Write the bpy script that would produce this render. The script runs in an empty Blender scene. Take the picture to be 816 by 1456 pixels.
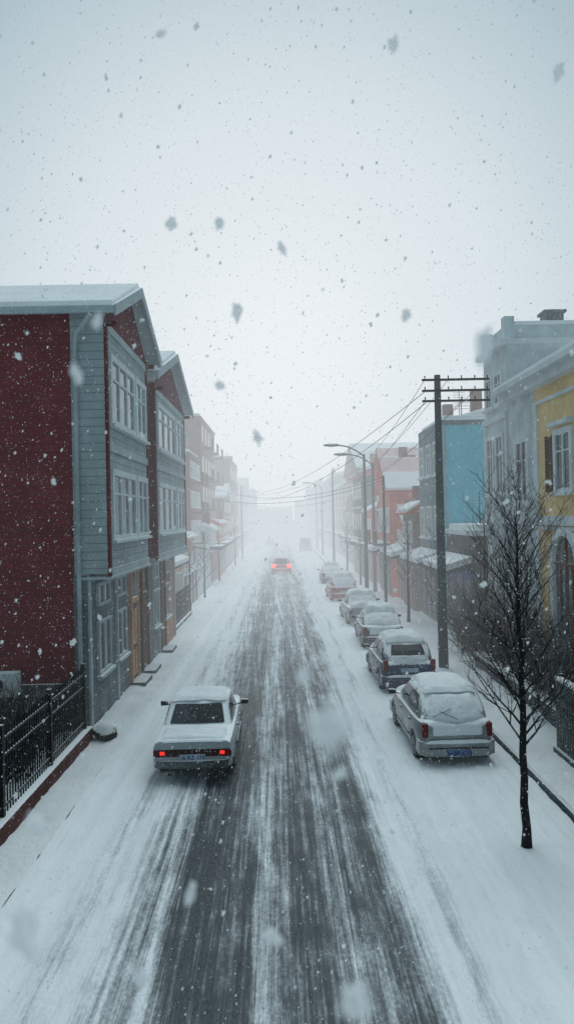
import bpy, bmesh, math, random
from mathutils import Vector, Matrix, noise
random.seed(7)
S=bpy.context.scene
COL=S.collection
S.view_settings.view_transform='Standard'
S.view_settings.look='None'
S.view_settings.exposure=0
R=math.radians
HAZE_PAINT=(0.67,0.735,0.775)
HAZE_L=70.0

# ---------------------------------------------------------------- materials
def painted_haze_group():  # snowfall haze painted into surface materials as emission, growing along street Y
    g=bpy.data.node_groups.new("painted_snow_haze","ShaderNodeTree")
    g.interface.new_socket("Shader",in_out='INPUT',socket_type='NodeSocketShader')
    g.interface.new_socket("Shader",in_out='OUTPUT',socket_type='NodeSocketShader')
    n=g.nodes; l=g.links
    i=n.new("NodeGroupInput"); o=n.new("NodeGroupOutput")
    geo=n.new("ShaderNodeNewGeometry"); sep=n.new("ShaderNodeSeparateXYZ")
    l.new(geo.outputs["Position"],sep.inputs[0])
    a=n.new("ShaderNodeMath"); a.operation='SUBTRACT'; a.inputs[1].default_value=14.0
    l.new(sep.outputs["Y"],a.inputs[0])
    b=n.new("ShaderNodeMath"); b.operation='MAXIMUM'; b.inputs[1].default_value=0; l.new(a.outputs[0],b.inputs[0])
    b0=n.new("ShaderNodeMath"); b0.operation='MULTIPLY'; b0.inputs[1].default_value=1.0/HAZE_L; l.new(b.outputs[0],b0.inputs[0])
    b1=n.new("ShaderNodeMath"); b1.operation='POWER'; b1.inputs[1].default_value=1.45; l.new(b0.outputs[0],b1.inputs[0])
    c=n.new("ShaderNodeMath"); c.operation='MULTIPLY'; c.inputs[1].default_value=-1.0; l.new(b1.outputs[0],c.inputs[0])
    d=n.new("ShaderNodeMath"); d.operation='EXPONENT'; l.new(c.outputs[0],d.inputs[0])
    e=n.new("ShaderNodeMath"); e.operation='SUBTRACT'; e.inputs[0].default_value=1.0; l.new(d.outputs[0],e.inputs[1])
    em=n.new("ShaderNodeEmission"); em.inputs[0].default_value=(*HAZE_PAINT,1); em.inputs[1].default_value=1.0
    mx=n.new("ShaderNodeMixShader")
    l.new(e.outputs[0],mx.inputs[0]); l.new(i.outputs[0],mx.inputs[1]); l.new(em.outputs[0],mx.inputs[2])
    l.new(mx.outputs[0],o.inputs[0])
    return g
HG=painted_haze_group()

def newmat(name):
    m=bpy.data.materials.new(name); m.use_nodes=True
    m.node_tree.nodes.clear()
    try: m.cycles.emission_sampling='NONE'
    except Exception: pass
    return m,m.node_tree.nodes,m.node_tree.links
def finish(m,sh):  # lays the painted distance haze over the surface shader
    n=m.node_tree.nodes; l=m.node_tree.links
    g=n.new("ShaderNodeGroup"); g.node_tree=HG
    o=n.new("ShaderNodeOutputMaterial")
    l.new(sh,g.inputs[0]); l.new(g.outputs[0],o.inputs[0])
def math_(n,l,op,a,b=None,clamp=False):
    x=n.new("ShaderNodeMath"); x.operation=op; x.use_clamp=clamp
    for k,v in ((0,a),(1,b)):
        if v is None: continue
        if isinstance(v,(int,float)): x.inputs[k].default_value=v
        else: l.new(v,x.inputs[k])
    return x.outputs[0]
def mix_(n,l,f,a,b):
    x=n.new("ShaderNodeMix"); x.data_type='RGBA'
    if isinstance(f,(int,float)): x.inputs[0].default_value=f
    else: l.new(f,x.inputs[0])
    for k,v in ((6,a),(7,b)):
        if isinstance(v,tuple): x.inputs[k].default_value=(*v,1)
        else: l.new(v,x.inputs[k])
    return x.outputs[2]
def noise_(n,l,vec,scale,detail=3,rough=.55):
    x=n.new("ShaderNodeTexNoise"); x.inputs["Scale"].default_value=scale
    x.inputs["Detail"].default_value=detail; x.inputs["Roughness"].default_value=rough
    l.new(vec,x.inputs["Vector"]); return x.outputs[0]
def step_(n,l,v,a,b):
    x=n.new("ShaderNodeMapRange"); x.interpolation_type='SMOOTHSTEP'
    l.new(v,x.inputs[0]); x.inputs[1].default_value=a; x.inputs[2].default_value=b
    return x.outputs[0]
SNOWC=(0.84,0.90,0.925)
def M(name,col,rough=.75,metal=0.0,snow=1.0,lines=None,var=.25,frost=.12,emit=None,coat=0,bump=.15,bricks=False):
    m,n,l=newmat(name)
    geo=n.new("ShaderNodeNewGeometry"); pos=geo.outputs["Position"]
    nz=noise_(n,l,pos,1.3,3); nf=noise_(n,l,pos,14,3)
    dark=tuple(c*(1-var) for c in col); lite=tuple(min(1,c*(1+var*.6)) for c in col)
    c=mix_(n,l,step_(n,l,nz,.3,.7),dark,lite)
    c=mix_(n,l,math_(n,l,'MULTIPLY',step_(n,l,nf,.4,.75),.35),c,dark)
    hgt=nf
    sep=n.new("ShaderNodeSeparateXYZ"); l.new(pos,sep.inputs[0])
    if lines:
        fr=math_(n,l,'FRACT',math_(n,l,'MULTIPLY',sep.outputs["Z"],1.0/lines))
        ln=step_(n,l,fr,.0,.16)
        hgt=math_(n,l,'ADD',math_(n,l,'MULTIPLY',fr,-1.5),math_(n,l,'MULTIPLY',nf,.4))
        c=mix_(n,l,ln,tuple(x*.4 for x in col),c)
    if bricks:
        br=n.new("ShaderNodeTexBrick"); br.inputs["Scale"].default_value=1.0
        br.inputs["Brick Width"].default_value=.5; br.inputs["Row Height"].default_value=.16; br.inputs["Mortar Size"].default_value=.015
        cb=n.new("ShaderNodeCombineXYZ")
        l.new(math_(n,l,'ADD',sep.outputs["X"],sep.outputs["Y"]),cb.inputs[0]); l.new(sep.outputs["Z"],cb.inputs[1])
        l.new(cb.outputs[0],br.inputs["Vector"])
        br.inputs["Color1"].default_value=(1,1,1,1);br.inputs["Color2"].default_value=(.75,.75,.75,1);br.inputs["Mortar"].default_value=(.5,.5,.5,1)
        mm=n.new("ShaderNodeMix"); mm.data_type='RGBA'; mm.blend_type='MULTIPLY'; mm.inputs[0].default_value=.8
        l.new(c,mm.inputs[6]); l.new(br.outputs[0],mm.inputs[7]); c=mm.outputs[2]
    if frost:
        nfr=noise_(n,l,pos,22,4,.7)
        f=math_(n,l,'MULTIPLY',step_(n,l,math_(n,l,'ADD',nfr,math_(n,l,'MULTIPLY',nz,.35)),.72,.9),frost*3,True)
        c=mix_(n,l,f,c,SNOWC)
    sf=None
    if snow:
        sn=n.new("ShaderNodeSeparateXYZ"); l.new(geo.outputs["Normal"],sn.inputs[0])
        v=math_(n,l,'ADD',sn.outputs["Z"],math_(n,l,'MULTIPLY',math_(n,l,'SUBTRACT',nf,.5),.7))
        sf=math_(n,l,'MULTIPLY',step_(n,l,v,.35,.6),snow)
        c=mix_(n,l,sf,c,SNOWC)
    p=n.new("ShaderNodeBsdfPrincipled")
    l.new(c,p.inputs["Base Color"]); p.inputs["Metallic"].default_value=metal
    if sf is not None:
        l.new(math_(n,l,'ADD',math_(n,l,'MULTIPLY',sf,.9-rough),rough),p.inputs["Roughness"])
    else: p.inputs["Roughness"].default_value=rough
    if coat: p.inputs["Coat Weight"].default_value=coat; p.inputs["Coat Roughness"].default_value=.12
    else: p.inputs["Specular IOR Level"].default_value=.25
    if emit:
        p.inputs["Emission Color"].default_value=(*emit[0],1); p.inputs["Emission Strength"].default_value=emit[1]
    if bump:
        b=n.new("ShaderNodeBump"); b.inputs["Strength"].default_value=bump*2; b.inputs["Distance"].default_value=.02
        l.new(hgt,b.inputs["Height"]); l.new(b.outputs[0],p.inputs["Normal"])
    finish(m,p.outputs[0]); return m
def glassmat(name,col,rough=.12,var=.6,scale=1.1,frost=.4):
    m,n,l=newmat(name); geo=n.new("ShaderNodeNewGeometry")
    nz=noise_(n,l,geo.outputs["Position"],scale,3)
    c=mix_(n,l,step_(n,l,nz,.42,.6),col,tuple(min(1,x*(1+var*3)) for x in col))
    fr=noise_(n,l,geo.outputs["Position"],16,4,.7)
    c=mix_(n,l,math_(n,l,'MULTIPLY',step_(n,l,fr,.56,.8),frost),c,SNOWC)
    p=n.new("ShaderNodeBsdfPrincipled"); l.new(c,p.inputs["Base Color"]); p.inputs["Roughness"].default_value=rough
    finish(m,p.outputs[0]); return m
def snowmat(name,col=SNOWC):
    m,n,l=newmat(name); geo=n.new("ShaderNodeNewGeometry"); pos=geo.outputs["Position"]
    a=noise_(n,l,pos,.7,4); b=noise_(n,l,pos,7,5,.65); d=noise_(n,l,pos,60,2)
    c=mix_(n,l,step_(n,l,a,.3,.7),tuple(x*.9 for x in col),col)
    c=mix_(n,l,math_(n,l,'MULTIPLY',step_(n,l,b,.45,.7),.2),c,tuple(x*.72 for x in col))
    p=n.new("ShaderNodeBsdfPrincipled"); l.new(c,p.inputs["Base Color"]); p.inputs["Roughness"].default_value=.85
    p.inputs["Specular IOR Level"].default_value=.25
    bm_=n.new("ShaderNodeBump"); bm_.inputs["Strength"].default_value=.7; bm_.inputs["Distance"].default_value=.07
    h=math_(n,l,'ADD',math_(n,l,'MULTIPLY',b,1.0),math_(n,l,'MULTIPLY',d,.25))
    l.new(h,bm_.inputs["Height"]); l.new(bm_.outputs[0],p.inputs["Normal"])
    finish(m,p.outputs[0]); return m
def roadmat():
    m,n,l=newmat("snowy_asphalt"); geo=n.new("ShaderNodeNewGeometry"); pos=geo.outputs["Position"]
    sep=n.new("ShaderNodeSeparateXYZ"); l.new(pos,sep.inputs[0]); X=sep.outputs["X"]; Y=sep.outputs["Y"]
    def sc(sx,sy,off=0):
        mp=n.new("ShaderNodeVectorMath"); mp.operation='MULTIPLY_ADD'; l.new(pos,mp.inputs[0]); mp.inputs[1].default_value=(sx,sy,0); mp.inputs[2].default_value=(off,off,off); return mp.outputs[0]
    w=noise_(n,l,sc(.0,.07),1,1)
    w2=noise_(n,l,sc(.8,.2),1,2)
    Xw=math_(n,l,'ADD',X,math_(n,l,'ADD',math_(n,l,'MULTIPLY',math_(n,l,'SUBTRACT',w,.5),.7),math_(n,l,'MULTIPLY',math_(n,l,'SUBTRACT',w2,.5),.8)))
    t=math_(n,l,'MULTIPLY',math_(n,l,'ADD',Xw,4.0),1/9.0)
    rp=n.new("ShaderNodeValToRGB"); l.new(t,rp.inputs[0])
    st=[(-4,-.0),(-3.1,.0),(-2.8,.28),(-2.5,.10),(-2.2,.26),(-1.95,.38),(-1.75,.34),(-1.56,.68),(-1.1,.86),(-.72,.72),(-.45,.36),(-.18,.44),(.12,.74),(.5,.66),(.75,.42),(1.0,.70),(1.3,.60),(1.6,.30),(1.85,.08),(2.15,.22),(2.4,.02),(5,0)]
    cr=rp.color_ramp
    cr.elements[0].position=0; cr.elements[0].color=(0,0,0,1)
    cr.elements[1].position=1; cr.elements[1].color=(0,0,0,1)
    for x,v in st[1:-1]:
        e=cr.elements.new((x+4)/9); e.color=(v,v,v,1)
    C0=rp.outputs[0]
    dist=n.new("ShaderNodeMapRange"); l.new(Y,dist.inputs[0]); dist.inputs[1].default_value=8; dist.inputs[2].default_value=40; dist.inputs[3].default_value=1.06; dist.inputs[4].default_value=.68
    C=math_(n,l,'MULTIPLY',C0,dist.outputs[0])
    n1=noise_(n,l,sc(4.0,.045),1,3,.6); n2=noise_(n,l,sc(15,.12,3),1,3,.6); n2b=noise_(n,l,sc(42,.3,9),1,3,.65)
    n3=noise_(n,l,sc(22,12,5),1,4,.7); n4=noise_(n,l,sc(1.3,.4,7),1,3); n5=noise_(n,l,sc(6,1.6,2),1,4,.65)
    # a second family of tracks crossing at a slight angle
    mp=n.new("ShaderNodeVectorMath"); mp.operation='ADD'; l.new(pos,mp.inputs[0])
    cbx=n.new("ShaderNodeCombineXYZ"); l.new(math_(n,l,'MULTIPLY',Y,.045),cbx.inputs[0]); l.new(cbx.outputs[0],mp.inputs[1])
    mp2=n.new("ShaderNodeVectorMath"); mp2.operation='MULTIPLY'; l.new(mp.outputs[0],mp2.inputs[0]); mp2.inputs[1].default_value=(9,.06,0)
    n6=noise_(n,l,mp2.outputs[0],1,3,.6)
    tot=None
    for nn,amp in ((n1,.8),(n2,.85),(n2b,.6),(n3,.8),(n4,.6),(n5,.8),(n6,.8)):
        q=math_(n,l,'MULTIPLY',math_(n,l,'SUBTRACT',nn,.5),amp)
        tot=q if tot is None else math_(n,l,'ADD',tot,q)
    ampv=math_(n,l,'ADD',math_(n,l,'MULTIPLY',step_(n,l,C0,.0,.45),.8),.26)
    C=math_(n,l,'ADD',C,math_(n,l,'MULTIPLY',tot,ampv))
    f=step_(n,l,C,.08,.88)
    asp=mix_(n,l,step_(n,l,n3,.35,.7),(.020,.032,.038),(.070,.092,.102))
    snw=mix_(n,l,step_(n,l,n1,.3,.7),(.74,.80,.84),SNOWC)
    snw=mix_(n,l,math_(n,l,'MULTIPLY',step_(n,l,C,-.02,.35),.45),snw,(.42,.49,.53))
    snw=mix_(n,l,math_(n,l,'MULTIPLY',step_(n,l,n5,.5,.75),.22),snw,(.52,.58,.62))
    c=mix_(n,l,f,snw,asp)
    p=n.new("ShaderNodeBsdfPrincipled"); l.new(c,p.inputs["Base Color"])
    l.new(math_(n,l,'SUBTRACT',.85,math_(n,l,'MULTIPLY',f,.36)),p.inputs["Roughness"])
    p.inputs["Specular IOR Level"].default_value=.35
    b=n.new("ShaderNodeBump"); b.inputs["Strength"].default_value=.8; b.inputs["Distance"].default_value=.05
    l.new(math_(n,l,'ADD',math_(n,l,'MULTIPLY',f,-.7),math_(n,l,'ADD',math_(n,l,'MULTIPLY',n3,.5),n5)),b.inputs["Height"]); l.new(b.outputs[0],p.inputs["Normal"])
    finish(m,p.outputs[0]); return m

m_snow=snowmat("settled_snow"); m_road=roadmat()
m_yard=M("dark_yard",(.05,.055,.06),snow=.35,frost=.2)
m_red=M("dark_red_cladding",(.14,.004,.011),lines=.21,var=.18,frost=.03,rough=.6)
m_redtrim=M("dark_red_trim",(.11,.006,.013),frost=.04)
m_grey=M("grey_blue_siding",(.30,.375,.395),lines=.21,var=.14,frost=.07)
m_greyd=M("grey_base_siding",(.115,.155,.165),lines=.21,var=.25,frost=.12)
m_greytrim=M("pale_grey_trim",(.36,.44,.465),frost=.08,var=.12)
m_frame=M("window_frame_grey_white",(.56,.64,.66),frost=.05,var=.1)
m_white=M("white_plaster",(.54,.62,.64),var=.18,frost=.2)
m_whitetrim=M("white_trim",(.62,.68,.70),var=.12,frost=.12)
m_yellow=M("ochre_plaster",(.74,.54,.26),var=.13,frost=.1)
m_teal=M("teal_plaster",(.11,.52,.64),var=.10,frost=.05)
m_tealg=M("grey_teal_plaster",(.12,.20,.23),var=.25,frost=.15)
m_brown=M("brown_wood",(.10,.045,.025),var=.3,frost=.05)
m_peach=M("orange_brown_plaster",(.42,.22,.11),var=.2,frost=.06)
m_orange=M("orange_red_plaster",(.58,.10,.045),var=.2,frost=.1)
m_brick=M("red_brown_brick",(.22,.05,.035),bricks=True,frost=.1)
m_brick2=M("pink_brown_plaster",(.24,.075,.055),frost=.1)
m_tan=M("tan_plaster",(.20,.13,.095),frost=.12)
m_gpl=M("grey_plaster",(.14,.165,.175),frost=.18)
m_dgrey=M("dark_grey_plaster",(.06,.07,.076),frost=.15)
m_dark=M("dark_shopfront",(.025,.032,.036),frost=.12,rough=.4)
m_tile=M("orange_roof_tiles",(.58,.075,.035),lines=.3,snow=.5,frost=.3)
m_conc=M("weathered_concrete",(.06,.085,.094),snow=.7,frost=.1)
m_iron=M("black_iron",(.007,.009,.011),rough=.5,snow=.5,frost=.02)
m_plinth=M("red_brown_plinth",(.10,.028,.025),bricks=True,snow=1,frost=.1)
m_pipe=M("grey_downpipe",(.32,.39,.41),rough=.5,frost=.05)
m_bark=M("dark_bark",(.010,.010,.011),snow=.2,frost=.03)
m_barkfar=M("dark_bark_snowy",(.018,.017,.018),snow=.35,frost=.12)
m_glass=glassmat("window_glass",(.03,.05,.06))
m_glassl=glassmat("curtained_window_glass",(.06,.105,.125),var=.6,scale=2.2)
m_glassd=glassmat("dark_window_glass",(.013,.020,.024),frost=.3)
m_carglass=glassmat("car_glass",(.008,.014,.018),rough=.06,var=.5)
m_tyre=M("tyre_rubber",(.015,.015,.017),rough=.8,snow=.3,frost=.2)
m_rim=M("wheel_rim_metal",(.30,.32,.33),rough=.35,metal=.7,snow=0,frost=.2)
m_chrome=M("dull_bumper",(.085,.10,.105),rough=.3,metal=.5,snow=.7,frost=.08,bump=0)
m_blackpl=M("black_plastic",(.02,.022,.025),rough=.5,snow=.7,frost=.08)
m_lamp=M("tail_lamp_lit",(.4,.01,.01),rough=.3,snow=0,frost=0,emit=((1,.03,.015),1.3),bump=0)
m_lampfar=M("tail_lamp_bright",(.6,.01,.01),rough=.3,snow=0,frost=0,emit=((1,.03,.02),7.0),bump=0)
m_lampoff=M("tail_lamp_unlit",(.14,.006,.008),rough=.25,snow=0,frost=.06,bump=0)
m_panel=M("dark_rear_panel",(.045,.010,.012),rough=.4,snow=0,frost=.1,bump=0)
m_plate=M("number_plate_white",(.38,.45,.56),rough=.4,snow=0,frost=.05,bump=0)
m_plateb=M("number_plate_blue",(.10,.17,.40),rough=.4,snow=0,frost=.15,bump=0)
m_ink=M("plate_characters",(.01,.015,.025),rough=.5,snow=0,frost=0,bump=0)
m_awning=M("snowy_awning",(.1,.11,.12),frost=.2)
m_lampgl=M("lamp_head_grey",(.07,.09,.10),rough=.4,frost=.05)
m_signr=M("faded_red_signboard",(.35,.05,.04),frost=.15)
m_signb=M("faded_blue_signboard",(.05,.15,.3),frost=.15)

# ---------------------------------------------------------------- mesh builder
class B:
    def __init__(s): s.v=[]; s.f=[]
    def add(s,vs,fs):
        o=len(s.v); s.v+= [tuple(v) for v in vs]; s.f+=[tuple(i+o for i in f) for f in fs]; return s
    def box(s,x0,x1,y0,y1,z0,z1):
        return s.add([(x,y,z) for x in (x0,x1) for y in (y0,y1) for z in (z0,z1)],
          [(0,1,3,2),(4,6,7,5),(0,4,5,1),(2,3,7,6),(0,2,6,4),(1,5,7,3)])
    def fbox(s,F,u0,u1,v0,v1,n0,n1):
        o,u,n=F; z=Vector((0,0,1))
        return s.add([o+u*a+z*b+n*c for a in (u0,u1) for b in (v0,v1) for c in (n0,n1)],
          [(0,1,3,2),(4,6,7,5),(0,4,5,1),(2,3,7,6),(0,2,6,4),(1,5,7,3)])
    def fprism(s,F,pts,n0,n1):
        o,u,n=F; z=Vector((0,0,1)); k=len(pts)
        vs=[o+u*a+z*b+n*n0 for a,b in pts]+[o+u*a+z*b+n*n1 for a,b in pts]
        return s.add(vs,[tuple(range(k)),tuple(range(2*k-1,k-1,-1))]+[(i,(i+1)%k,k+(i+1)%k,k+i) for i in range(k)])
    def cyl(s,p0,p1,r0,r1,n=8,cap=True):
        p0=Vector(p0);p1=Vector(p1);d=(p1-p0)
        if d.length<1e-6: return s
        d.normalize(); a=Vector((0,0,1)) if abs(d.z)<.9 else Vector((1,0,0))
        e=d.cross(a).normalized(); g=d.cross(e)
        vs=[]
        for p,r in ((p0,r0),(p1,r1)):
            for i in range(n):
                t=2*math.pi*i/n; vs.append(p+e*(r*math.cos(t))+g*(r*math.sin(t)))
        fs=[(i,(i+1)%n,n+(i+1)%n,n+i) for i in range(n)]
        if cap: fs+=[tuple(range(n)),tuple(range(2*n-1,n-1,-1))]
        return s.add(vs,fs)
    def tube(s,pts,r,n=6):
        for a,b in zip(pts,pts[1:]): s.cyl(a,b,r,r,n)
        return s
    def loft(s,rings,cap=True):
        k=len(rings[0]); vs=[p for r in rings for p in r]; fs=[]
        for j in range(len(rings)-1):
            for i in range(k): fs.append((j*k+i,j*k+(i+1)%k,(j+1)*k+(i+1)%k,(j+1)*k+i))
        if cap: fs+=[tuple(range(k)),tuple(range(len(vs)-1,len(vs)-k-1,-1))]
        return s.add(vs,fs)
    def objs(s,name,mat,parent):
        for k in range(0,len(s.v),8):
            b=B(); b.v=s.v[k:k+8]; b.f=[tuple(i-k for i in f) for f in s.f if k<=f[0]<k+8]
            b.obj(name,mat,parent)
    def obj(s,name,mat,parent=None,smooth=0,bevel=0,recalc=True,local=False,loc=None):
        off=Vector((0,0,0))
        if parent is not None and not local:
            q=parent
            while q is not None: off+=q.location; q=q.parent
        me=bpy.data.meshes.new(name)
        if loc is not None: off=Vector(loc)
        me.from_pydata([Vector(v)-off for v in s.v],[],s.f); me.update()
        if recalc:
            bm=bmesh.new(); bm.from_mesh(me); bmesh.ops.recalc_face_normals(bm,faces=bm.faces); bm.to_mesh(me); bm.free()
        me.materials.append(mat)
        o=bpy.data.objects.new(name,me); COL.objects.link(o)
        if parent is not None: o.parent=parent
        if loc is not None: o.location=loc
        if smooth:
            for p in me.polygons: p.use_smooth=True
            me.set_sharp_from_angle(angle=R(smooth))
        if bevel:
            md=o.modifiers.new("bevel",'BEVEL'); md.width=bevel; md.segments=2; md.limit_method='ANGLE'
        return o
def thing(name,label,cat,loc,group=None):
    e=bpy.data.objects.new(name,None); e.empty_display_size=.3; COL.objects.link(e); e.location=loc
    e["label"]=label; e["category"]=cat
    if group: e["group"]=group
    return e
def tag(o,label,cat,group=None):
    o["label"]=label; o["category"]=cat
    if group:o["group"]=group
    return o
V=Vector
def FL(X): return (V((X,0,0)),V((0,1,0)),V((1,0,0)))
def FR(X): return (V((X,0,0)),V((0,1,0)),V((-1,0,0)))
def FC(Y): return (V((0,Y,0)),V((1,0,0)),V((0,-1,0)))

def window(th,F,u0,u1,v0,v1,lights=2,transom=True,glass=None,frame=None,sill=True,w=.06,surround=0.0,d=.07):
    glass=glass or m_glass; frame=frame or m_whitetrim
    p=B().fbox(F,u0+.01,u1-.01,v0+.01,v1-.01,-.05,.012).obj("window",glass,th)
    b=B(); e=w
    b.fbox(F,u0-surround,u0+e,v0+e,v1-e,-.02,d); b.fbox(F,u1-e,u1+surround,v0+e,v1-e,-.02,d)
    b.fbox(F,u0-surround,u1+surround,v1-e,v1+surround,-.02,d+.004); b.fbox(F,u0-surround,u1+surround,v0-surround*.5,v0+e,-.02,d+.004)
    for i in range(1,lights):
        c=u0+(u1-u0)*i/lights; b.fbox(F,c-e*.7,c+e*.7,v0+e,v1-e,-.02,d-.015)
    if transom:
        c=v0+(v1-v0)*.68; b.fbox(F,u0+e,u1-e,c-e*.4,c+e*.4,-.02,d-.02)
    b.obj("frame",frame,p)
    if sill: B().fbox(F,u0-.1-surround,u1+.1+surround,v0-.08-surround*.5,v0-surround*.5-.003,-.02,d+.09).obj("sill",frame,p)
    return p
def roof_gable_x(th,y0,y1,ze,zr,x0,x1,t=.16,mat=None,st=.13,snow=True):
    ym=(y0+y1)/2
    def prof(off,tk,ext):
        e=ext
        return [(y0-e,ze+off),(ym,zr+off),(y1+e,ze+off),(y1+e,ze+off+tk),(ym,zr+off+tk*1.1),(y0-e,ze+off+tk)]
    def ex(pr,a,b_):
        k=len(pr); vs=[(a,y,z) for y,z in pr]+[(b_,y,z) for y,z in pr]
        return vs,[tuple(range(k)),tuple(range(2*k-1,k-1,-1))]+[(i,(i+1)%k,k+(i+1)%k,k+i) for i in range(k)]
    r=B().add(*ex(prof(0,t,0),x0,x1)).obj("roof",mat or m_greytrim,th)
    if snow is True: B().add(*ex(prof(t+.004,st,-.04),x0+.05,x1-.06)).obj("roof_snow",m_snow,r,bevel=.04)
    elif snow:
        f=snow; y_=y0+(ym-y0)*f; z_=ze+(zr-ze)*f
        pr=[(y0+.04,ze+t+.004),(y_,z_+t+.01),(y_,z_+t+.13),(y0+.04,ze+t+.16)]
        B().add(*ex(pr,x0+.05,x1-.06)).obj("roof_snow",m_snow,r,bevel=.04)
    return r

# ---------------------------------------------------------------- ground, road, pavements
def sheet(name,x0,x1,y0,y1,z,mat):
    o=B().add([(x0,y0,z),(x1,y0,z),(x1,y1,z),(x0,y1,z)],[(0,1,2,3)]).obj(name,mat,recalc=False); o["kind"]="structure"; return o
sheet("ground",-900,900,-60,1500,-.06,m_snow)
def ss(a,b,x):
    t=max(0,min(1,(x-a)/(b-a))); return t*t*(3-2*t)
def grid(name,xs,ys,fz,mat,skirt=True):
    b=B(); nx=len(xs); vs=[(x,y,fz(x,y)) for y in ys for x in xs]
    fs=[(j*nx+i,j*nx+i+1,(j+1)*nx+i+1,(j+1)*nx+i) for j in range(len(ys)-1) for i in range(nx-1)]
    b.add(vs,fs); o=b.obj(name,mat,recalc=False)
    for p in o.data.polygons:p.use_smooth=True
    o["kind"]="structure"; return o
def N(x,y,s): return noise.noise(V((x*s,y*s,0)))
ys=[-6+.2*i for i in range(200)]+[34+.8*i for i in range(60)]+[82+6*i for i in range(80)]
def zroad(x,y):
    w=.12*N(0,y,.12)
    xx=x+w
    a=ss(1.45,2.5,xx) if xx>0 else ss(-1.65,-2.9,xx)
    z=.004+.085*a+ a*(.035*N(x,y,1.1)+.028*N(x,y,3.3)+.012*N(x,y,7))
    for t in (-2.55,-1.95,2.15):
        z-=.035*math.exp(-((xx-t)/.13)**2)*a
    z+=.02*math.exp(-((xx+.35)/.16)**2)
    if x>4.5: z-= .07*ss(4.5,4.85,x+.15*N(0,y,.6))*(.5+.7*N(0,y,.9))
    if x<-3.4: z+=.09*ss(-3.4,-3.85,x)
    return z
grid("road",[-3.9+.08*i for i in range(111)],ys,zroad,m_road)
def zpr(x,y): return .17+.04*N(x,y,1.3)+.03*N(x,y,4)-.06*math.exp(-((x-5.6)/.25)**2)*(.5+.5*N(x,y,2))
grid("pavement_right",[5.0+.12*i for i in range(40)],ys,zpr,m_snow)
def zpl(x,y): return .17+.04*N(x+9,y,1.3)+.03*N(x,y,4)-.06*math.exp(-((x+4.4)/.22)**2)*(.5+.5*N(x,y,2))
grid("pavement_left",[-5.6+.1*i for i in range(18)],[y for y in ys],zpl,m_snow)
kb=B().box(4.92,5.02,-6,600,-.03,.175).obj("kerb_right",m_conc,bevel=.02); kb["kind"]="structure"
kb=B().box(-3.95,-3.87,-6,600,-.03,.13).obj("kerb_left",m_snow,bevel=.02); kb["kind"]="structure"

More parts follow.
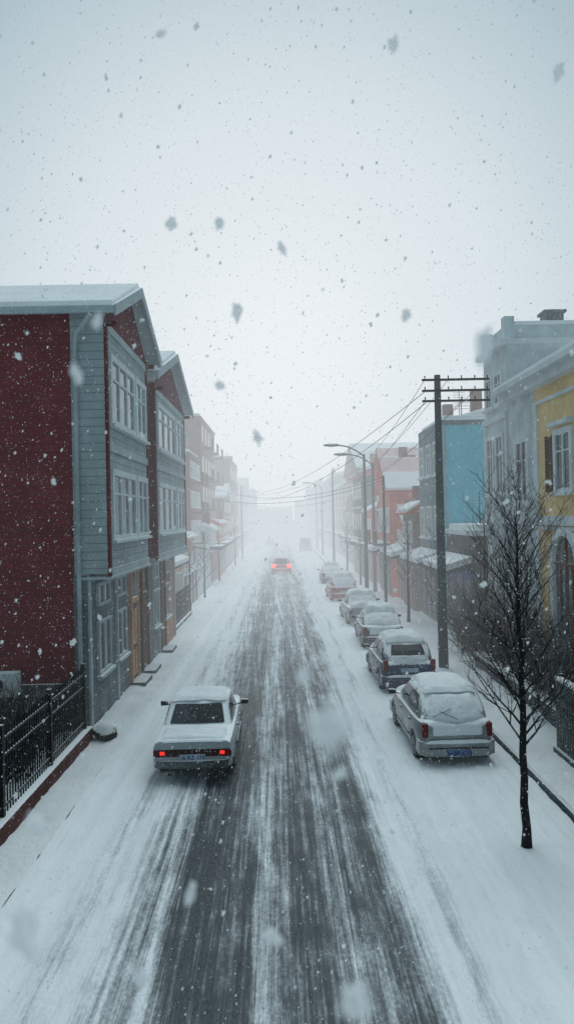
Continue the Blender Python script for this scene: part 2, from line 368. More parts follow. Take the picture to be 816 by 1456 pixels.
# ---------------------------------------------------------------- west side twin wooden houses
def twin_house(label,y0,y1,ze,zr,first):
    X0=-4.95; XB=-4.34
    th=thing("wooden_house",label,"house",(X0-3,(y0+y1)/2,0),"twin bay-fronted wooden houses")
    yb0=y0 if first else y0+.95
    yb1=y1-.55 if first else y1
    B().box(-17,X0,y0,y1,-.1,ze+.1).obj("wall",m_red,th)
    B().box(X0+.002,X0+.06,y0+.003,y1-.003,.0,4.05).obj("base_wall",m_greyd,th)
    B().box(X0-.28,X0+.055,y0-.05,y0-.002,.0,4.05).obj("corner_wall",m_greyd,th)
    bay=B().box(X0-.25,XB,yb0-(.06 if first else 0),yb1,4.07,ze+.1).obj("bay",m_grey,th)
    F=FL(XB)
    ym=(y0+y1)/2
    B().fprism(FL(XB-.1),[(yb0,ze-.15),(yb1,ze-.15),(yb1,ze+.05),(ym,zr-.05),(yb0,ze+.05)],0,.115).obj("gable",m_redtrim,bay)
    b=B()
    b.fbox(F,yb0-.07,yb0+.10,4.0,ze,-.02,.05); b.fbox(F,yb1-.12,yb1+.02,4.0,ze,-.02,.05)
    if not first: b.box(X0,XB+.02,yb0-.03,yb0-.002,4.08,ze)
    b.objs("corner_board",m_redtrim,bay)
    b=B()
    for z in (4.0,7.18,ze-.32): b.fbox(F,yb0+.11,yb1-.13,z,z+.2,-.02,.045)
    b.fbox(F,yb0-.08,yb1+.03,3.93,3.997,-.7,.07)
    b.objs("band_trim",m_greytrim,bay)
    L=yb1-yb0
    for (a,c,k) in ((.05,.60,3),(.66,.95,2)):
        for (v0,v1) in ((4.95,6.65),(7.95,9.62 if first else 9.5)):
            window(th,F,yb0+.15+L*a*.95,yb0+.15+L*c*.95,v0,v1,lights=k,glass=m_glassl,frame=m_frame,w=.075,surround=.09,transom=True)
    G=FL(X0+.06)
    ops=[(.8,2.2),(3.0,4.3)] if first else [(3.0,4.2),(5.6,6.9)]
    for a,c in ops:
        window(th,G,y0+a,y0+c,1.35,2.75,lights=2,transom=False,glass=m_glassd,frame=m_greytrim,w=.07)
        window(th,G,y0+a,y0+c,3.15,3.75,lights=2,transom=False,glass=m_glassd,frame=m_greytrim,w=.07,sill=False)
    for a in ((5.0,) if first else (.7,4.6)):
        dr=B().fbox(G,y0+a,y0+a+.95,.2,2.7,-.02,.04).obj("door",m_brown,th)
        bb=B(); bb.fbox(G,y0+a-.14,y0+a-.003,.15,3.75,-.02,.1); bb.fbox(G,y0+a+.953,y0+a+1.09,.15,3.75,-.02,.1); bb.fbox(G,y0+a,y0+a+.95,2.75,2.9,-.02,.1)
        bb.fbox(G,y0+a-.14,y0+a+1.09,3.752,3.88,-.02,.12)
        bb.fbox(G,y0+a+.12,y0+a+.42,1.4,2.5,.04,.06); bb.fbox(G,y0+a+.53,y0+a+.83,1.4,2.5,.04,.06)
        bb.fbox(G,y0+a+.12,y0+a+.42,.4,1.2,.04,.06); bb.fbox(G,y0+a+.53,y0+a+.83,.4,1.2,.04,.06)
        bb.obj("door_frame",m_peach if (first) else m_brown,dr)
        B().cyl((X0+.1,y0+a+.5,1.25),(X0+.19,y0+a+.5,1.25),.025,.03,8).obj("handle",m_chrome,dr)
        B().box(X0,X0+.55,y0+a-.15,y0+a+1.1,.0,.26).obj("doorstep",m_conc,th)
    if not first:
        B().fbox(G,y0+5.3,y0+8.1,.2,1.25,-.02,.03).obj("lower_panel",m_peach,th)
        B().fbox(G,y0+7.05,y0+8.1,1.253,3.6,-.02,.03).obj("upper_panel",m_peach,th)
    b=B()
    for a in [0,(y1-y0)*.5,(y1-y0)-.16]: b.fbox(G,y0+a,y0+a+.15,.0,4.04,-.02,.05)
    b.objs("pilaster",m_greytrim,th)
    r=roof_gable_x(th,y0-.5,y1+.45,ze,zr,-17.6,XB+.36,t=.15)
    b=B(); xx=XB+.36
    e0=y0-.52; e1=y1+.47
    Fx=FL(xx)
    b.fprism(Fx,[(e0,ze-.12),(ym,zr-.14),(ym,zr+.17),(e0,ze+.17)],0,.05)
    b.fprism(Fx,[(e1,ze-.12),(e1,ze+.17),(ym,zr+.17),(ym,zr-.14)],.002,.052)
    b.box(-17.5,xx-.01,e0-.1,e0-.003,ze-.06,ze+.08)
    b.objs("fascia",m_greytrim,r)
    b=B()
    for y_ in (yb0+.05,yb1-.15):
        b.box(XB+.02,XB+.3,y_,y_+.1,ze-.22,ze-.1)
    b.objs("eave_bracket",m_redtrim,r)
    return th
h1=twin_house("dark red wooden house with grey bay front and snowy gable roof",18.6,24.7,10.55,12.05,True)
h2=twin_house("grey bay-fronted wooden house with brown doors and snowy gable",24.72,33.4,10.15,11.75,False)
pp=B(); pp.tube([(-4.55,18.0,10.45),(-5.0,18.35,10.05),(-5.07,18.47,9.8),(-5.07,18.47,.35),(-4.98,18.3,.2)],.06,8)
pp.obj("downpipe",m_pipe,h1,smooth=50)
bs=B().box(-17,-5.25,18.48,18.597,-.1,1.35).obj("plinth",m_dgrey,h1)
b=B(); b.box(-16.9,-5.3,18.55,18.597,5.15,5.22)
b.obj("seam_trim",m_redtrim,h1)
ac=thing("air_conditioner","white outdoor air conditioner unit on red house wall","air conditioner",(-7.0,18.1,1.1))
B().box(-7.35,-6.5,18.02,18.32,1.15,1.75).obj("casing",m_whitetrim,ac,bevel=.02)
b=B(); b.cyl((-7.05,18.02,1.45),(-7.05,17.99,1.45),.22,.22,20); b.obj("fan_grille",m_blackpl,ac)
b=B(); b.box(-7.25,-7.2,18.0,18.48,1.08,1.145); b.box(-6.65,-6.6,18.0,18.48,1.08,1.145); b.objs("bracket",m_iron,ac)

# fence
def ironfence(label,x,y0,y1,ph=.46,plinth=None):
    fn=thing("iron_fence",label,"fence",(x,(y0+y1)/2,0))
    B().box(x-.18,x+.16,y0,y1,-.1,ph).obj("plinth",plinth or m_plinth,fn,bevel=.02)
    b=B(); yy=y0+.1
    while yy<y1-.05:
        b.cyl((x,yy,ph),(x,yy,ph+1.39),.016,.016,5); b.cyl((x,yy,ph+1.39),(x,yy,ph+1.51),.024,.002,5); yy+=.13
    b.box(x-.02,x+.02,y0+.05,y1,ph+.12,ph+.17); b.box(x-.02,x+.02,y0+.05,y1,ph+1.25,ph+1.30); b.box(x-.02,x+.02,y0+.05,y1,ph+.97,ph+1.01)
    yy=y0+.1
    while yy<y1+.05:
        b.box(x-.05,x+.05,yy-.05,yy+.05,ph,ph+1.54); yy+=2.6
    b.obj("railing",m_iron,fn)
ironfence("black iron railing on low red brick plinth",-4.8,2,17.9)
ironfence("dark iron railing on snowy base in front of low house",-5.2,34,41,.3,m_dgrey)
def twiggy(b,p,h,rad,n,r0=.012,seed=1):
    rnd=random.Random(seed)
    for i in range(n):
        a=rnd.uniform(0,6.28); q=V((p[0]+rnd.gauss(0,rad*.3),p[1]+rnd.gauss(0,rad*.3),p[2]))
        d=V((math.cos(a)*.5,math.sin(a)*.5,1)).normalized(); r=r0
        for k in range(5):
            q2=q+d*h/5*rnd.uniform(.7,1.2); b.cyl(q,q2,r,r*.75,4,False)
            for m in range(3):
                e=(d+V((rnd.gauss(0,.7),rnd.gauss(0,.7),rnd.gauss(0,.4)))).normalized(); b.cyl(q2,q2+e*h*.22,r*.6,r*.3,3,False)
            q=q2; r*=.78; d=(d+V((rnd.gauss(0,.25),rnd.gauss(0,.25),rnd.gauss(.1,.15)))).normalized()
for i,(x,y,h) in enumerate([(-6.0,17.0,1.7),(-5.8,15.4,1.5),(-6.6,13.9,1.6),(-7.6,16.6,1.5),(-5.7,12.2,1.4),(-7.8,14.6,1.5),(-5.5,10.6,1.3),(-7.0,17.3,1.5)]):
    t=thing("shrub","bare dark shrub dusted with snow behind iron railing","shrub",(x,y,0),"shrubs in the railed yard")
    b=B(); twiggy(b,(x,y,0),h,.9,60,.018,i+3); b.obj("branches",m_bark,t)
yd=sheet("yard_path",-17,-4.99,5,18.45,.0,m_yard)
st=B(); 
bm=bmesh.new(); bmesh.ops.create_icosphere(bm,subdivisions=3,radius=.3)
for v in bm.verts: v.co*=1+.25*noise.noise(v.co*4)
for v in bm.verts: v.co.z*=.7
st.add([v.co+V((-4.35,17.9,.3)) for v in bm.verts],[[v.index for v in f.verts] for f in bm.faces]); bm.free()
o=st.obj("rubbish_sack",m_blackpl,None,smooth=60,loc=(-4.35,17.9,0)); tag(o,"dark rubbish sack lying in snow by house corner","rubbish sack")

# ---------------------------------------------------------------- generic building
rb_=random.Random(31)
def building(name,label,side,X,y0,y1,h,mat,depth=10,storeys=3,cols=3,roof='flat',trim=None,ground='shop',glass=None,simple=False,group="houses lining the snowy street",ridge=1.6,roofmat=None,side_windows=0,frame=None,roofsnow=True,street=None,chimneys=1,sign=None,balcony=False):
    xa,xb=(X-depth,X) if side=='L' else (X,X+depth)
    F=FL(X) if side=='L' else FR(X)
    th=thing(name,label,"building" if 'building' in name else "house" if 'house' in name else "shop",((xa+xb)/2,(y0+y1)/2,0),group)
    B().box(xa,xb,y0,y1,-.1,h).obj("wall",mat,th)
    if street:
        B().fbox(F,y0+.003,y1-.003,-.05,h-.003,.002,.05).obj("street_front",street,th)
        F=(F[0]+F[2]*.05,F[1],F[2])
    trim=trim or m_whitetrim
    b=B()
    if roof=='flat':
        b.box(xa-.05,xb+.05,y0-.06,y1+.06,h+.002,h+.22)
        r=b.obj("roof",trim,th)
        B().box(xa+.1,xb-.1,y0+.1,y1-.1,h+.223,h+.46).obj("roof_snow",m_snow,r,bevel=.06)
        top=h+.3
    elif roof=='gx':
        r=roof_gable_x(th,y0-.35,y1+.35,h,h+ridge,xa-.3,xb+.3,mat=roofmat or trim,snow=roofsnow)
        B().fprism(FL(X-.05) if side=='L' else FR(X+.05),[(y0,h-.01),(y1,h-.01),((y0+y1)/2,h+ridge-.02)],-.1,.045).obj("gable",mat,th)
        top=h+ridge*.5
    else:
        xm=(xa+xb)/2
        pr=[(xa-.4,h+.002),(xb+.4,h+.002),(xb+.4,h+.12),(xm,h+ridge),(xa-.4,h+.12)]
        k=5; vs=[(x,y0-.25,z) for x,z in pr]+[(x,y1+.25,z) for x,z in pr]
        fs=[tuple(range(k)),tuple(range(2*k-1,k-1,-1))]+[(i,(i+1)%k,k+(i+1)%k,k+i) for i in range(k)]
        r=B().add(vs,fs).obj("roof",roofmat or trim,th)
        xs_=X-(.4 if side=='R' else -.4)
        def pt(t,dz): return (xs_+(xm-xs_)*t, h+.12+(ridge-.12)*t+dz)
        a0=pt(.04,.01);a1=pt(.62 if roofmat else 1.0,.01);a2=pt(.6 if roofmat else 1.0,.14);a3=pt(.05,.14)
        vs=[(x,y0-.2,z) for x,z in (a0,a1,a2,a3)]+[(x,y1+.2,z) for x,z in (a0,a1,a2,a3)]
        B().add(vs,[(0,1,2,3),(7,6,5,4)]+[(i,(i+1)%4,4+(i+1)%4,4+i) for i in range(4)]).obj("roof_snow",m_snow,r,bevel=.04)
        top=h+ridge*.5
    for c_ in range(chimneys):
        cy=rb_.uniform(y0+.8,y1-.8); dx=min(depth*.35,rb_.uniform(.8,2.5)); cx=X-dx if side=='L' else X+dx
        ch=B().box(cx-.28,cx+.28,cy-.28,cy+.28,h-.2,top+rb_.uniform(.9,1.5)).obj("chimney",m_brick,r)
    cy=rb_.uniform(y0+.5,y1-.5); cx=X-1.2 if side=='L' else X+1.2
    if depth>2:
        hh=top+rb_.uniform(1.0,2.0); an=B(); an.cyl((cx,cy,h),(cx,cy,hh),.025,.02,5)
        for k in range(4): an.cyl((cx-.35,cy,hh-.1-k*.14),(cx+.35,cy,hh-.1-k*.14),.012,.012,4)
        an.obj("antenna",m_iron,r)
    g0=3.4 if ground=='shop' else .6
    nst=storeys-(1 if ground=='shop' else 0)
    sh=(h-g0)/max(1,nst)
    cw=(y1-y0)/cols
    for s_ in range(nst):
        for c_ in range(cols):
            u=y0+cw*(c_+.5); v=g0+sh*s_+sh*.28; ww=min(.65,cw*.3)
            if simple: B().fbox(F,u-ww,u+ww,v,v+min(1.5,sh*.52),-.02,.03).obj("window",glass or m_glassd,th)
            else: window(th,F,u-ww,u+ww,v,v+min(1.5,sh*.52),lights=2,glass=glass or m_glassd,frame=frame or m_whitetrim,w=.06,surround=.05)
        if balcony:
            v=g0+sh*s_
            for c_ in range(0,cols,2):
                u=y0+cw*(c_+.5); bk=B(); bk.fbox(F,u-1.0,u+1.0,v+.05,v+.2,.05,.95)
                for q in range(9): bk.fbox(F,u-1.0+q*.245,u-.96+q*.245,v+.2,v+.95,.88,.92)
                bk.fbox(F,u-1.0,u+1.0,v+.95,v+1.02,.86,.94); bk.obj("balcony",trim,th)
        if simple or depth>5:
            B().fbox(F,y0+.01,y1-.01,g0+sh*s_-.06,g0+sh*s_+.08,-.02,.09).obj("string_course",trim,th)
    if side_windows:
        G=FC(y0)
        for s_ in range(nst):
            for c_ in range(side_windows):
                u=(xb-1.6-c_*2.6) if side=='L' else (xa+1.6+c_*2.6); v=g0+sh*s_+sh*.28
                B().fbox(G,u-.5,u+.5,v,v+min(1.4,sh*.5),-.02,.03).obj("window",glass or m_glassd,th)
    if ground=='shop':
        B().fbox(F,y0+.35,y1-.35,.3,2.7,-.02,.03).obj("shopfront",m_dark,th)
        if not simple:
            b=B(); k=max(2,int((y1-y0)/1.3))
            for i in range(k+1):
                u=y0+.35+(y1-y0-.7)*i/k; b.fbox(F,u-.05,u+.05,.3,2.7,-.02,.07)
            b.fbox(F,y0+.3,y1-.3,2.703,3.1,-.02,.1)
            b.obj("shopfront_frame",sign or m_dgrey,th)
            s=F[2]
            aw=B(); o_=F[0]
            aw.add([o_+s*n_+V((0,u,z)) for u in (y0+.3,y1-.3) for n_,z in ((.0,3.45),(1.15,3.12),(1.15,3.0),(.0,3.15))],[(0,1,2,3),(7,6,5,4),(0,4,5,1),(1,5,6,2),(2,6,7,3),(3,7,4,0)])
            aw.obj("awning",m_awning,th)
            aw=B(); aw.add([o_+s*n_+V((0,u,z)) for u in (y0+.32,y1-.32) for n_,z in ((.02,3.70),(1.2,3.35),(1.18,3.126),(.02,3.458))],[(0,1,2,3),(7,6,5,4),(0,4,5,1),(1,5,6,2),(2,6,7,3),(3,7,4,0)])
            aw.obj("awning_snow",m_snow,th,bevel=.04)
        else:
            B().fbox(F,y0+.2,y1-.2,2.9,3.2,.0,.9).obj("canopy",m_awning,th)
    else:
        B().fbox(F,(y0+y1)/2-.45,(y0+y1)/2+.45,.1,2.2,-.02,.04).obj("door",m_brown,th)
    return th
# west side continuing
building("low_house","low grey rendered house with snowy roof and shop","L",-6.3,33.9,41,5.0,m_dgrey,storeys=2,cols=3,roof='ridge',ridge=1.5)
building("apartment_building","red-brown narrow building beside snowy gate","L",-7.4,41.4,47,9.2,m_brick2,storeys=3,cols=2,roof='gx',ridge=1.2,side_windows=1)
def gatewall(y0,y1,h,X,mat,label):
    t=thing("garden_wall",label,"wall",(X,(y0+y1)/2,0),"garden walls along pavement")
    B().box(X-.25,X,y0,y1,-.1,h).obj("wall",mat,t)
    b=B(); 
    yy=y0
    while yy<=y1: b.box(X-.33,X+.06,yy-.18,yy+.18,-.1,h+.3); yy+=(y1-y0)/4-1e-4
    b.objs("pier",m_whitetrim,t)
    b=B(); b.box(X-.3,X+.04,y0,y1,h+.003,h+.15); b.obj("coping_snow",m_snow,t,bevel=.05)
gatewall(41.5,48.5,2.1,-5.6,m_tan,"pale plastered garden wall with piers and snow coping")
gatewall(50,58,2.0,-5.7,m_white,"white garden wall with snow coping beside pavement")
building("low_house","small peach house with snowy roof behind wall","L",-6.6,49,55,4.1,m_peach,storeys=1,cols=2,roof='ridge',ground='door',ridge=1.3)
building("apartment_building","tall red-brown brick apartment building fading in snowfall","L",-7.0,57,64,10.4,m_brick,storeys=4,cols=4,roof='flat',side_windows=3,depth=14,balcony=True,trim=m_tan)
building("apartment_building","tall pink plastered apartment block in snow haze","L",-6.9,64.5,78,14.2,m_brick2,storeys=5,cols=5,roof='flat',side_windows=3,depth=12,simple=True,trim=m_tan,balcony=True)
building("low_house","small snowy roofed house among taller blocks","L",-5.7,58.5,64,4.4,m_white,storeys=2,cols=3,roof='ridge',depth=1.2,ridge=.6,simple=True)
building("low_house","small red tiled shop house in snow haze","L",-5.8,66,76,4.8,m_orange,storeys=2,cols=4,roof='ridge',depth=1.0,ridge=.6,simple=True,roofmat=m_tile)
building("apartment_building","brown apartment block with ridge roof in haze","L",-6.2,90,106,12.6,m_brick,storeys=4,cols=6,roof='flat',side_windows=3,depth=12,simple=True,trim=m_tan)
building("low_house","brown house with gable roof in snow haze","L",-6.1,79,89,7.6,m_brick2,storeys=3,cols=5,roof='gx',depth=5,ridge=1.5,simple=True)
Y=107
rr=random.Random(5)
for i in range(6):
    l_=rr.uniform(14,26); h_=rr.uniform(7,13)
    building("apartment_building","distant building almost lost in snowfall","L",-7-rr.random(),Y,Y+l_-2,h_,rr.choice([m_brick,m_tan,m_brick2,m_gpl]),storeys=3,cols=4,roof=rr.choice(['flat','ridge','gx']),simple=True,side_windows=2); Y+=l_

# east side
def yellow():
    X=8.0; F=FR(X)
    th=thing("yellow_house","ochre yellow plastered house with arched doorway and white trim","house",(X+4,20,0),"houses lining the snowy street")
    B().box(X,X+10,15.5,23.1,-.1,9.2).obj("wall",m_yellow,th)
    b=B(); b.fbox(F,15.4,23.12,9.2,9.45,-.3,.30); b.fbox(F,15.4,23.13,9.453,9.62,-.3,.55); b.fbox(F,15.4,23.11,8.7,8.8,-.1,.08)
    b.objs("cornice",m_whitetrim,th)
    B().fbox(F,15.4,23.11,9.623,9.76,-9,.5).obj("roof_snow",m_snow,th,bevel=.04)
    b=B(); b.fbox(F,15.5,23.1,5.0,5.28,-.02,.12); b.fbox(F,15.5,23.1,4.86,4.96,-.02,.06)
    b.fbox(F,22.8,23.13,.1,4.85,-.02,.07); b.fbox(F,22.8,23.13,5.3,8.69,-.02,.07)
    b.objs("band_trim",m_whitetrim,th)
    def arch(u0,u1,v0,vs,name,glass,door=False):
        n=14; c=(u0+u1)/2; r=(u1-u0)/2
        pts=[(u0,v0)]+[(u1,v0)]+[(c+r*math.cos(math.pi*i/n),vs+r*math.sin(math.pi*i/n)) for i in range(n+1)]
        p=B().fprism(F,pts,-.05,.012).obj(name,glass,th)
        bb=B()
        for i in range(n):
            a0=math.pi*i/n;a1=math.pi*(i+1)/n
            q=[(c+(r-.03)*math.cos(a0),vs+(r-.03)*math.sin(a0)),(c+(r+.2)*math.cos(a0),vs+(r+.2)*math.sin(a0)),(c+(r+.2)*math.cos(a1),vs+(r+.2)*math.sin(a1)),(c+(r-.03)*math.cos(a1),vs+(r-.03)*math.sin(a1))]
            bb.fprism(F,q,-.02,.12)
        bb.fbox(F,u0-.2,u0+.03,v0,vs-.002,-.02,.12); bb.fbox(F,u1-.03,u1+.2,v0,vs-.002,-.02,.12)
        bb.obj("surround",m_whitetrim,p)
        b3=B(); b3.fbox(F,c-.04,c+.04,v0,vs+r-.05,.013,.05); b3.fbox(F,u0+.03,u1-.03,vs-.04,vs+.04,.013,.055)
        if door:
            for k in (.25,.75): b3.fbox(F,u0+(u1-u0)*k-.02,u0+(u1-u0)*k+.02,v0,vs,.013,.04)
        b3.obj("frame",m_brown if door else m_whitetrim,p)
    arch(19.9,21.6,.3,3.9,"door",m_glassd,True)
    arch(16.9,18.6,.3,3.9,"door",m_glassd,True)
    for u in (20.2,17.4):
        w_=window(th,F,u,u+1.15,6.0,7.65,lights=2,glass=m_glass,frame=m_whitetrim,surround=.12)
        bb=B()
        for k in range(14): bb.fbox(F,u+1.32,u+1.85,6.02+k*.115,6.10+k*.115,.0,.07)
        bb.fbox(F,u+1.3,u+1.36,5.98,7.65,-.01,.08); bb.fbox(F,u+1.81,u+1.87,5.98,7.65,-.01,.08)
        bb.obj("shutter",m_brown,w_)
        B().fbox(F,u-.2,u+1.35,7.85,7.98,-.02,.2).obj("lintel",m_whitetrim,w_)
yellow()
def whites():
    X=8.0; F=FR(X)
    th=thing("white_house","narrow white plastered house with cornice and tall window","house",(X+4,24.4,0),"houses lining the snowy street")
    B().box(X,X+10,23.13,25.8,-.1,9.2).obj("wall",m_white,th)
    b=B(); b.fbox(F,23.14,25.9,9.2,9.45,-.3,.30); b.fbox(F,23.14,25.95,9.453,9.62,-.3,.55); b.fbox(F,23.14,25.79,5.0,5.25,-.02,.12); b.objs("cornice",m_whitetrim,th)
    B().fbox(F,23.14,25.9,9.623,9.76,-9,.5).obj("roof_snow",m_snow,th,bevel=.04)
    window(th,F,23.8,24.9,5.75,7.75,lights=2,glass=m_glassd,surround=.14)
    window(th,F,23.8,24.9,1.6,3.8,lights=2,glass=m_glassd,surround=.14)
    YE=28.75
    th=thing("white_building","tall white building with parapet and chimney under snow","building",(X+4,27.7,0),"houses lining the snowy street")
    B().box(X,X+9,25.83,YE,-.1,11.3).obj("wall",m_white,th)
    b=B(); b.box(X-.25,X+9.1,25.75,YE+.15,11.303,11.5); b.fbox(F,25.84,YE,8.75,8.95,-.02,.12); b.fbox(F,25.84,YE,5.0,5.2,-.02,.12)
    b.fbox(F,25.86,26.1,5.2,8.74,-.02,.06); b.fbox(F,YE-.25,YE-.02,5.2,8.74,-.02,.06)
    b.objs("cornice",m_whitetrim,th)
    b=B(); b.box(X,X+9,25.9,26.1,11.503,12.0); b.box(X,X+.2,26.11,YE,11.503,12.0); b.box(X-.05,X+.3,25.82,26.2,11.504,12.3); b.box(X-.05,X+.3,YE-.3,YE+.05,11.504,12.3)
    b.box(X+3.2,X+3.6,25.86,26.14,11.504,12.4); b.box(X+5.8,X+9,25.86,26.14,11.504,12.6)
    b.objs("parapet",m_white,th)
    B().box(X+.32,X+3.18,25.86,26.14,12.003,12.14).obj("parapet_snow",m_snow,th,bevel=.04)
    ch=B(); ch.box(X+1.7,X+2.35,26.6,27.2,11.5,12.6); ch.box(X+1.62,X+2.43,26.52,27.28,12.603,12.7); 
    ch.obj("chimney",m_gpl,th)
    for v0,v1 in ((9.35,10.45),(6.1,8.2),(1.6,3.9)):
        window(th,F,26.4,27.2,v0,v1,lights=2,glass=m_glassd,surround=.1)
        window(th,F,27.6,28.35,v0,v1,lights=2,glass=m_glassd,surround=.1)
whites()
building("shop","low dark shop with thick snow on flat roof","R",7.55,28.95,33.9,4.5,m_dgrey,storeys=1,cols=2,roof='flat',ground='shop',chimneys=0,sign=m_signb)
bl=building("teal_house","bright teal plastered side wall above grey street front","R",7.45,34,39.4,9.5,m_teal,storeys=3,cols=3,roof='flat',ground='shop',trim=m_gpl,depth=9,street=m_tealg,chimneys=0)
B().cyl((7.62,33.9,4.7),(7.62,33.9,9.4),.05,.05,8).obj("downpipe",m_pipe,bl)
building("brown_building","tall brown building with dark windows and antennas","R",9.2,39.8,45.6,10.2,m_brick2,storeys=4,cols=3,roof='ridge',ground='shop',side_windows=1,chimneys=2)
building("red_roofed_house","small house with orange tiled roof half covered by snow","R",7.1,39.9,43.2,5.4,m_tan,storeys=2,cols=2,roof='ridge',depth=2.0,ridge=1.0,roofmat=m_tile,sign=m_signr)
building("red_roofed_house","small orange house with snowy tiled gable roof","R",7.3,43.5,46.5,4.7,m_orange,storeys=2,cols=2,roof='gx',depth=1.8,ridge=1.2,roofmat=m_tile,roofsnow=.6,sign=m_dgrey)
building("red_roofed_house","orange plastered house with orange tiled snowy gable roof","R",6.9,46.9,52,6.8,m_orange,storeys=2,cols=3,roof='gx',ridge=2.3,roofmat=m_tile,depth=8,roofsnow=.5,chimneys=2,balcony=True,trim=m_brown)
building("red_roofed_house","brown house with snowy orange tiled roof and shop","R",7.4,52.4,57,8.2,m_brick,storeys=3,cols=3,roof='gx',depth=7,ridge=2.0,roofmat=m_tile,simple=True,roofsnow=.6)
building("red_roofed_house","low orange house under heavy roof snow","R",7.0,57.3,62,5.6,m_orange,storeys=2,cols=3,roof='ridge',depth=6,ridge=1.8,roofmat=m_tile,simple=True)
building("apartment_building","white apartment block with snowy flat roof in haze","R",12,47,62,11.0,m_white,storeys=4,cols=4,roof='flat',depth=10,simple=True,side_windows=2)
building("brown_building","dark narrow building with shop fading in haze","R",6.8,62.4,70,8.8,m_dgrey,storeys=3,cols=4,roof='ridge',depth=7,simple=True,side_windows=1,roofmat=m_tile)
building("apartment_building","red-brown block with gable roof fading in haze","R",7.6,71,86,9.8,m_brick,storeys=3,cols=5,roof='gx',depth=7,ridge=3,simple=True,side_windows=2,trim=m_tan)
Y=88
for i in range(6):
    l_=rr.uniform(14,26); h_=rr.uniform(8,13)
    building("apartment_building","distant building almost lost in snowfall","R",7+rr.random(),Y,Y+l_-1.5,h_,rr.choice([m_brick,m_tan,m_brick2,m_gpl]),storeys=3,cols=4,roof=rr.choice(['flat','ridge','gx']),simple=True,side_windows=2); Y+=l_
for x,y,w,h in ((-4,330,18,9),(14,320,16,12),(-24,320,16,12)):
    building("apartment_building","pale distant block closing the street in haze","L",x+w/2,y,y+14,h,m_gpl,depth=w,storeys=3,cols=3,simple=True,side_windows=4)

# east garden fence and wall
t=thing("garden_fence","dark green slatted fence panel with snow on top","fence",(5.95,13.5,0))
b=B()
yy=8.0
while yy<16.1: b.box(5.93,5.98,yy,yy+.11,.25,1.7); yy+=.135
b.obj("slats",m_dark,t)
b=B(); 
for yy in (8.0,10.0,12,14,16.15): b.box(5.985,6.08,yy-.05,yy+.05,.1,1.85)
b.box(5.985,6.03,8,16.1,.5,.58); b.box(5.985,6.03,8,16.1,1.4,1.48); b.obj("frame",m_iron,t)
B().box(5.85,6.1,8,16.2,-.1,.25).obj("plinth",m_conc,t)
B().box(5.9,6.05,8,16.2,1.72,1.80).obj("coping_snow",m_snow,t,bevel=.03)
def lowwall(y0,y1,X,h,label):
    t=thing("low_wall",label,"wall",(X,(y0+y1)/2,0),"low walls by the pavement")
    B().box(X,X+.25,y0,y1,-.1,h).obj("wall",m_dgrey,t)
    B().box(X-.03,X+.28,y0,y1,h+.003,h+.13).obj("coping_snow",m_snow,t,bevel=.05)
lowwall(16.3,25.5,6.55,.55,"low concrete wall with thick snow coping")
for i,(x,y,h,rd) in enumerate([(7.3,16.6,2.3,.9),(7.2,18.2,2.5,.9),(7.4,19.8,2.2,.9),(7.2,21.5,2.4,.8),(7.3,23.4,2.3,.8),(7.1,25.5,2.6,.8),(7.2,28,2.4,.8),(7.0,15,2.0,.8)]):
    t=thing("shrub","bare twiggy shrub dusted with snow beside house wall","shrub",(x,y,0),"shrubs in the front gardens")
    b=B(); twiggy(b,(x,y,0),h,rd,80,.018,i+40); b.obj("branches",m_bark,t)

# ---------------------------------------------------------------- trees
def tree(x,y,H,z0,r,label,seed,prim=26,spread=1.0,mat=m_bark,lvl=3,lean=(0,0),steep=0,dense=0):
    rnd=random.Random(seed)
    t=thing("street_tree",label,"tree",(x,y,0),"bare trees along the kerb")
    b=B(); pts=[]
    n=14
    for k in range(n+1):
        f=k/n
        pts.append(V((x+lean[0]*f+rnd.gauss(0,.008)*H*.3*(f>0),y+lean[1]*f+rnd.gauss(0,.008)*H*.2*(f>0),H*.97*f)))
    rad=lambda f:r*(1-f)**.8+.006
    for k in range(n): b.cyl(pts[k],pts[k+1],rad(k/n)*(1.35 if k==0 else 1),rad((k+1)/n),8,False)
    b.obj("trunk",mat,t,smooth=60)
    c=B()
    def grow(p,d,L,rr_,lv):
        seg=4 if lv<2 else 3
        for k in range(seg):
            p2=p+d*(L/seg); r2=rr_*.78
            c.cyl(p,p2,rr_,r2,5 if lv<1 else 4 if lv<2 else 3,False)
            if lv<lvl:
                for m in range((2+(dense and k%2)) if lv<2 else 1+(rnd.random()<.5+dense*.5)):
                    a=rnd.uniform(0,6.28); side=V((math.cos(a),math.sin(a),rnd.uniform(-.1,.5))).normalized()
                    dd=(d*.75+side*.75+V((0,0,.12))).normalized()
                    grow(p2,dd,L*rnd.uniform(.3,.52),max(.0032,r2*.58),lv+1)
            d=(d+V((rnd.gauss(0,.13),rnd.gauss(0,.13),rnd.gauss(.1,.1)))).normalized(); p=p2; rr_=r2
    for i in range(prim):
        f=(z0/H)+(1-z0/H)*(i/prim)**1.0*.97
        k=min(n-1,int(f*n)); p=pts[k].lerp(pts[k+1],f*n-k)
        a=i*2.4+rnd.uniform(-.4,.4)
        up=.75+.8*f+steep
        d=V((math.cos(a),math.sin(a),up)).normalized()
        L=(H-z0)*.42*spread*(1-.55*max(0,(f-z0/H)))*rnd.uniform(.75,1.1)
        grow(p,d,L,rad(f)*.36+.003,1)
    c.obj("crown",mat,t)
    return t
tree(3.78,11.75,5.6,1.7,.068,"slender bare dark tree rising from snowy kerb",11,prim=46,spread=.84,lean=(-.02,.1),steep=.1,dense=1)
